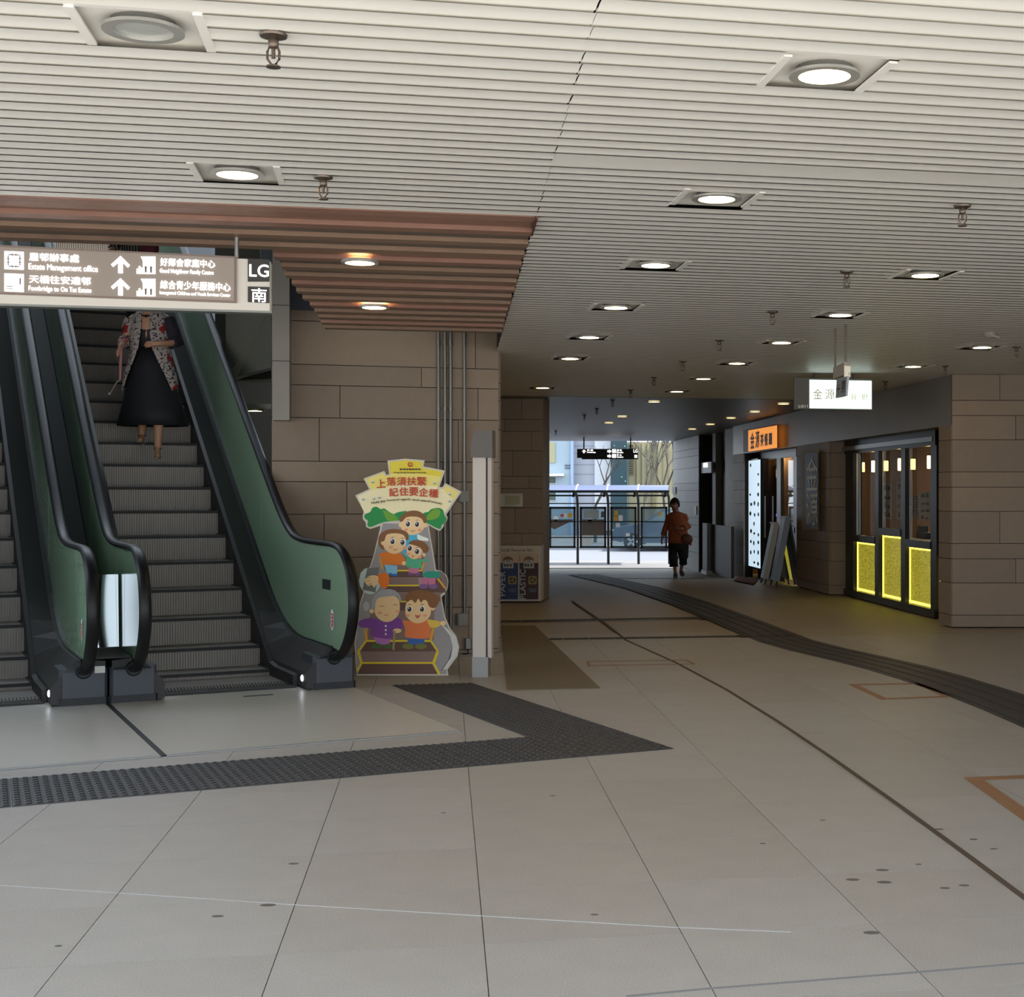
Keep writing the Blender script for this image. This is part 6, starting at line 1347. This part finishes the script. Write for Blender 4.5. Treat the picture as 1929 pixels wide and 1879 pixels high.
for i in range(5):
    x0, x1 = xs_[i] + .085, xs_[i + 1] - .085
    g = MB(); g.box(((x0 + x1) / 2, SHD, (ztp + zbt) / 2), (x1 - x0, .012, ztp - zbt)); g.build('glass_panel', M_shp, BS)
    for e0, e1, z0, z1 in ((x0 - .03, x0 + .03, zbt - .03, ztp + .03), (x1 - .03, x1 + .03, zbt - .03, ztp + .03), (x0 - .03, x1 + .03, ztp - .03, ztp + .03), (x0 - .03, x1 + .03, zbt - .03, zbt + .03)):
        g = MB(); g.box(((e0 + e1) / 2, SHD, (z0 + z1) / 2), (e1 - e0, .05, z1 - z0)); g.build('panel_frame', M_sf, BS)
# curved roof in bays
M_sroof = mat('blue grey translucent roof', (62, 72, 104), .4, .0)
zt0 = at(0, 925, SHD).z
for i in range(5):
    x0, x1 = xs_[i] + .02, xs_[i + 1] - .02
    rings = [[Vector((X_, SHD - .75 + 1.5 * s / 8, zt0 + .02 + .17 * math.sin(math.pi * (.0 + .9 * s / 8)) - .03)) for X_ in (x0, x1)] for s in range(9)]
    g = MB(); vs_ = []
    low = [[p_ - UP * .02 for p_ in r_] for r_ in rings]
    g.loft([[r_[0], r_[1], l_[1], l_[0]] for r_, l_ in zip(rings, low)], True); g.build('roof_bay', M_sroof, BS, True)
    g = MB(); g.tube([r_[0] - Vector((.02, 0, -.01)) for r_ in rings], .02, 6); g.build('roof_rib', mat('pale rib', (200, 204, 214), .5), BS, True)
g = MB(); g.box(((xs_[0] + xs_[-1]) / 2, SHD - .74, zt0 - .01), (xs_[-1] - xs_[0], .05, .05)); g.build('gutter', M_sf, BS)
# stickers and notices on the shelter glass
def stick(x0, y0, x1, y1, c, lab, shape=None):
    p = [at(x, y, SHD - .02) for x, y in (shape or ((x0, y0), (x1, y0), (x1, y1), (x0, y1)))]
    g = MB(); g.prism(p, (0, .008, 0)); tag(g.build('notice', mat('notice %d %d %d' % c, c, .6)), lab, 'notice', 'notices stuck on the shelter glass')
stick(1042, 974, 1052, 982, (226, 228, 228), 'round white sticker on the left poster panel', [(1047 + 5 * math.cos(t), 977 + 5 * math.sin(t)) for t in [2 * math.pi * k / 12 for k in range(12)]])
stick(1056, 969, 1061.5, 974, (190, 62, 52), 'small red notice on the left poster panel'); stick(1062, 968, 1068.5, 976, (216, 214, 204), 'small white notice between red and yellow ones'); stick(1070, 967, 1078, 975, (206, 160, 44), 'small yellow notice on the left poster panel')
stick(0, 0, 0, 0, (84, 70, 62), 'brown wedge-shaped poster on the left panel', [(1038, 979), (1083, 979), (1044, 998), (1038, 994)])
stick(1096.5, 979, 1139, 1009, (82, 70, 60), 'brown poster filling the middle of the second panel'); stick(1097, 1009, 1115, 1027, (188, 194, 188), 'pale poster low on the second panel'); stick(1108, 978, 1115, 985, (222, 224, 220), 'white slip on the brown poster'); stick(1132, 964, 1138, 975, (80, 78, 74), 'dark notice at the top right of the second panel'); stick(1100, 961, 1128, 977, (150, 156, 152), 'grey poster at the top of the second panel')
stick(1157, 962, 1164, 972, (206, 168, 48), 'upper yellow notice on the third panel'); stick(1156, 973, 1163.5, 982, (200, 150, 44), 'lower yellow notice on the third panel'); stick(1165, 971, 1173, 984, (220, 222, 224), 'white notice with blue print on the third panel'); stick(1160, 986, 1168, 993, (206, 208, 204), 'small white slip on the third panel'); stick(1179, 1005, 1186.5, 1011, (214, 218, 216), 'white slip low on the third panel'); stick(1241, 965, 1246, 973, (206, 160, 44), 'yellow notice on the right panel')
# parked car behind the shelter
CDp = 50.4
CAR = thing('car', 'grey blue car parked behind the street shelter', 'car', Vector((at(1220, 930, CDp).x, CDp, GZ)))
cx0 = at(1152, 930, CDp).x
prof = [(0, .35), (.02, .62), (.12, .78), (.95, .92), (1.05, .95), (1.75, 1.42), (2.9, 1.46), (3.7, 1.1), (4.25, .98), (4.35, .6), (4.3, .32), (3.85, .28), (3.75, .5), (3.5, .62), (3.25, .5), (3.15, .26), (1.1, .26), (1.0, .5), (.72, .62), (.45, .5), (.36, .28)]
M_car = mat('grey blue car paint', (92, 104, 124), .3, .3)
g = MB(); g.prism([Vector((cx0 + x, CDp, GZ + z)) for x, z in prof], (0, 1.6, 0)); g.build('body', M_car, CAR)
g = MB(); g.prism([Vector((cx0 + x, CDp - .01, GZ + z)) for x, z in ((1.22, .98), (1.82, 1.36), (2.3, 1.38), (2.3, .98))], (0, .02, 0)); g.build('side_window', mat('car glass', (120, 140, 140), .1), CAR)
g = MB(); g.prism([Vector((cx0 + x, CDp - .01, GZ + z)) for x, z in ((2.38, .98), (2.38, 1.38), (2.88, 1.38), (3.45, 1.05), (3.4, .98))], (0, .02, 0)); g.build('side_window', mat('car glass', (120, 140, 140), .1), CAR)
for xw in (.72, 3.5):
    c = Vector((cx0 + xw - .0, CDp, GZ + .31)); g = MB(); g.lathe(c, [(.2, -.02), (.3, -.02), (.31, .0), (.31, .18), (.28, .2), (.001, .2)], 24, 'Y'); wh = g.build('wheel', mat('tyre', (24, 24, 26), .8), CAR, True)
    g = MB()
    for k in range(5):
        t = 2 * math.pi * k / 5; d = Vector((math.cos(t), 0, math.sin(t))); n_ = Vector((-d.z, 0, d.x))
        g.prism([c + Vector((0, -.02, 0)) + n_ * .03, c + Vector((0, -.02, 0)) - n_ * .03, c + Vector((0, -.02, 0)) + d * .2 - n_ * .045, c + Vector((0, -.02, 0)) + d * .2 + n_ * .045], (0, -.02, 0))
    g.build('hub_spokes', mat('silver spokes', (200, 204, 208), .4, .4), wh)
g = MB(); g.box((cx0 + .03, CDp + .25, GZ + .66), (.06, .3, .12)); g.build('headlight', M_white, CAR)
# buildings
def building(name, label, x0, x1, D, ztop, m, depth=6):
    a, b = (x0 - PX) / F * D, (x1 - PX) / F * D; o = thing(name, label, 'building', Vector(((a + b) / 2, D, GZ)))
    g = MB(); g.box(((a + b) / 2, D + depth / 2, (GZ + ztop) / 2), (b - a, depth, ztop - GZ)); g.build('wall', m, o); return o
BD1 = 68
def bpoly(o, name, x0, y0, x1, y1, D, m, d=.05, off=.0):
    g = MB(); g.prism([at(x0, y1, D - off), at(x1, y1, D - off), at(x1, y0, D - off), at(x0, y0, D - off)], (0, -d, 0)); return g.build(name, m, o)
b1 = building('building', 'pale blue block with small windows at the left of the passage end', 940, 1079, BD1, 16, mat('pale blue render', (150, 166, 178), .8))
bpoly(b1, 'cream_panel', 1020, 834, 1046, 872, BD1, mat('cream render', (160, 156, 124), .8)); bpoly(b1, 'ledge', 1020, 893, 1063, 897, BD1, M_white, .4)
for x0, x1 in ((1022, 1030), (1034, 1047)):
    f = bpoly(b1, 'window', x0 - 1, 897, x1 + 1, 912, BD1, M_white, .06); bpoly(f, 'pane', x0, 898.5, x1, 911, BD1 - .06, mat('dark window', (72, 86, 84), .2), .02)
for x0, x1 in ((1022, 1030), (1034, 1047)):
    f = bpoly(b1, 'window', x0 - 1, 926, x1 + 1, 944, BD1, M_white, .06); bpoly(f, 'pane', x0, 927, x1, 943, BD1 - .06, mat('dark window', (72, 86, 84), .2), .02)
g = MB(); p = at(1078, 930, BD1 - .1); g.tube([Vector((p.x, p.y, GZ)), Vector((p.x, p.y, 15))], .08, 8); g.build('drain_pipe', mat('blue pipe', (150, 170, 200), .5), b1, True)
for dy in (0, 5): bpoly(b1, 'wall_bracket', 1064, 876 + dy, 1074, 878 + dy, BD1, mat('dark bracket', (80, 92, 110), .6), .05)
b2 = building('building', 'white panelled block behind the bare tree', 1081, 1151, BD1 + .5, 16, mat('pale lilac render', (164, 168, 178), .8))
for y in (840, 854, 875, 893): bpoly(b2, 'panel_joint', 1081, y, 1121, y + .8, BD1 + .5, mat('grey joint', (140, 144, 152), .8), .02)
bpoly(b2, 'white_bay', 1121, 780, 1151, 1000, BD1 + .5, mat('white render', (196, 200, 206), .8), .3)
b3 = building('building', 'dark teal glazed stair tower between the white and yellow blocks', 1151, 1181, BD1 - .5, 16, mat('dark teal glass', (40, 62, 70), .25))
bpoly(b3, 'floor_band', 1151, 846, 1181, 850, BD1 - .5, mat('teal band', (40, 62, 72), .4), .06)
for x, y in ((1156, 839), (1176, 840), (1177, 906), (1170, 898)): bpoly(b3, 'fixing', x, y, x + 2, y + 2, BD1 - .5, mat('pale teal', (130, 180, 170), .4), .05)
b4 = building('building', 'low pale yellow block with vertical fins behind the trees', 1181, 1330, BD1 + 2, at(0, 833, BD1 + 2).z, mat('pale yellow render', (164, 156, 126), .8))
for k in range(14): bpoly(b4, 'wall_fin', 1183, 838 + k * 4.2, 1194, 840 + k * 4.2, BD1 + 2, mat('brown fin', (104, 96, 76), .8), .1)
for k in range(9): bpoly(b4, 'wall_fin', 1199 + 10 * k, 836, 1200 + 10 * k, 930, BD1 + 2, mat('cream fin', (148, 140, 110), .8), .1)
bpoly(b4, 'pier', 1229, 833, 1236, 1000, BD1 + 2, mat('olive pier', (120, 112, 84), .8), .2)
# bare trees
M_bark = mat('grey bark', (62, 58, 52), .9); M_bark2 = mat('pale bark', (88, 86, 76), .9)
def tree(label, x, D, h, n0, spread, m, seed, lean=0., leaf=None):
    rnd = random.Random(seed); b = Vector(((x - PX) / F * D, D, GZ)); o = thing('bare_tree', label, 'tree', b, 'bare street trees')
    g = MB()
    def grow(p, d, L, r, lev):
        q = p + d * L; mid = p + d * L * .5 + Vector((rnd.uniform(-.06, .06), rnd.uniform(-.06, .06), 0)) * L
        g.tube([p, mid, q], [r, r * .85, r * .68], 5)
        if lev == 0: ends.append(q); return
        for k in range(n0):
            a = rnd.uniform(-spread, spread); a2 = rnd.uniform(-.5, .5)
            nd = Vector((d.x + math.sin(a), d.y + a2 * .7, d.z * .8 + .25)).normalized(); grow(q, nd, L * rnd.uniform(.6, .8), r * .62, lev - 1)
    ends = []
    grow(b, Vector((lean, 0, 1)).normalized(), h * .36, .075, 4); g.build('branches', m, o, True)
    if leaf:
        g = MB()
        for q in ends:
            if rnd.random() < leaf:
                for k in range(3):
                    c = q + Vector((rnd.uniform(-.15, .15), rnd.uniform(-.15, .15), rnd.uniform(-.1, .1))); a = Vector((rnd.uniform(-1, 1), rnd.uniform(-1, 1), rnd.uniform(-1, 1))).normalized(); b_ = a.cross(Vector((.3, .2, .9))).normalized()
                    g.poly([c - a * .07, c + b_ * .035, c + a * .07, c - b_ * .035])
        l = g.build('leaves', mat('yellow green leaf', (168, 166, 78), .7), o); l['kind'] = 'stuff'
tree('bare branching tree in front of the white block', 1121, 58, 4.0, 2, .8, M_bark, 5)
tree('bare tree left of the pair before the yellow block', 1214, 56, 4.6, 3, .5, M_bark2, 11)
tree('bare tree right of the pair before the yellow block, with some leaves', 1250, 57, 5.0, 3, .5, M_bark, 23, leaf=.35)
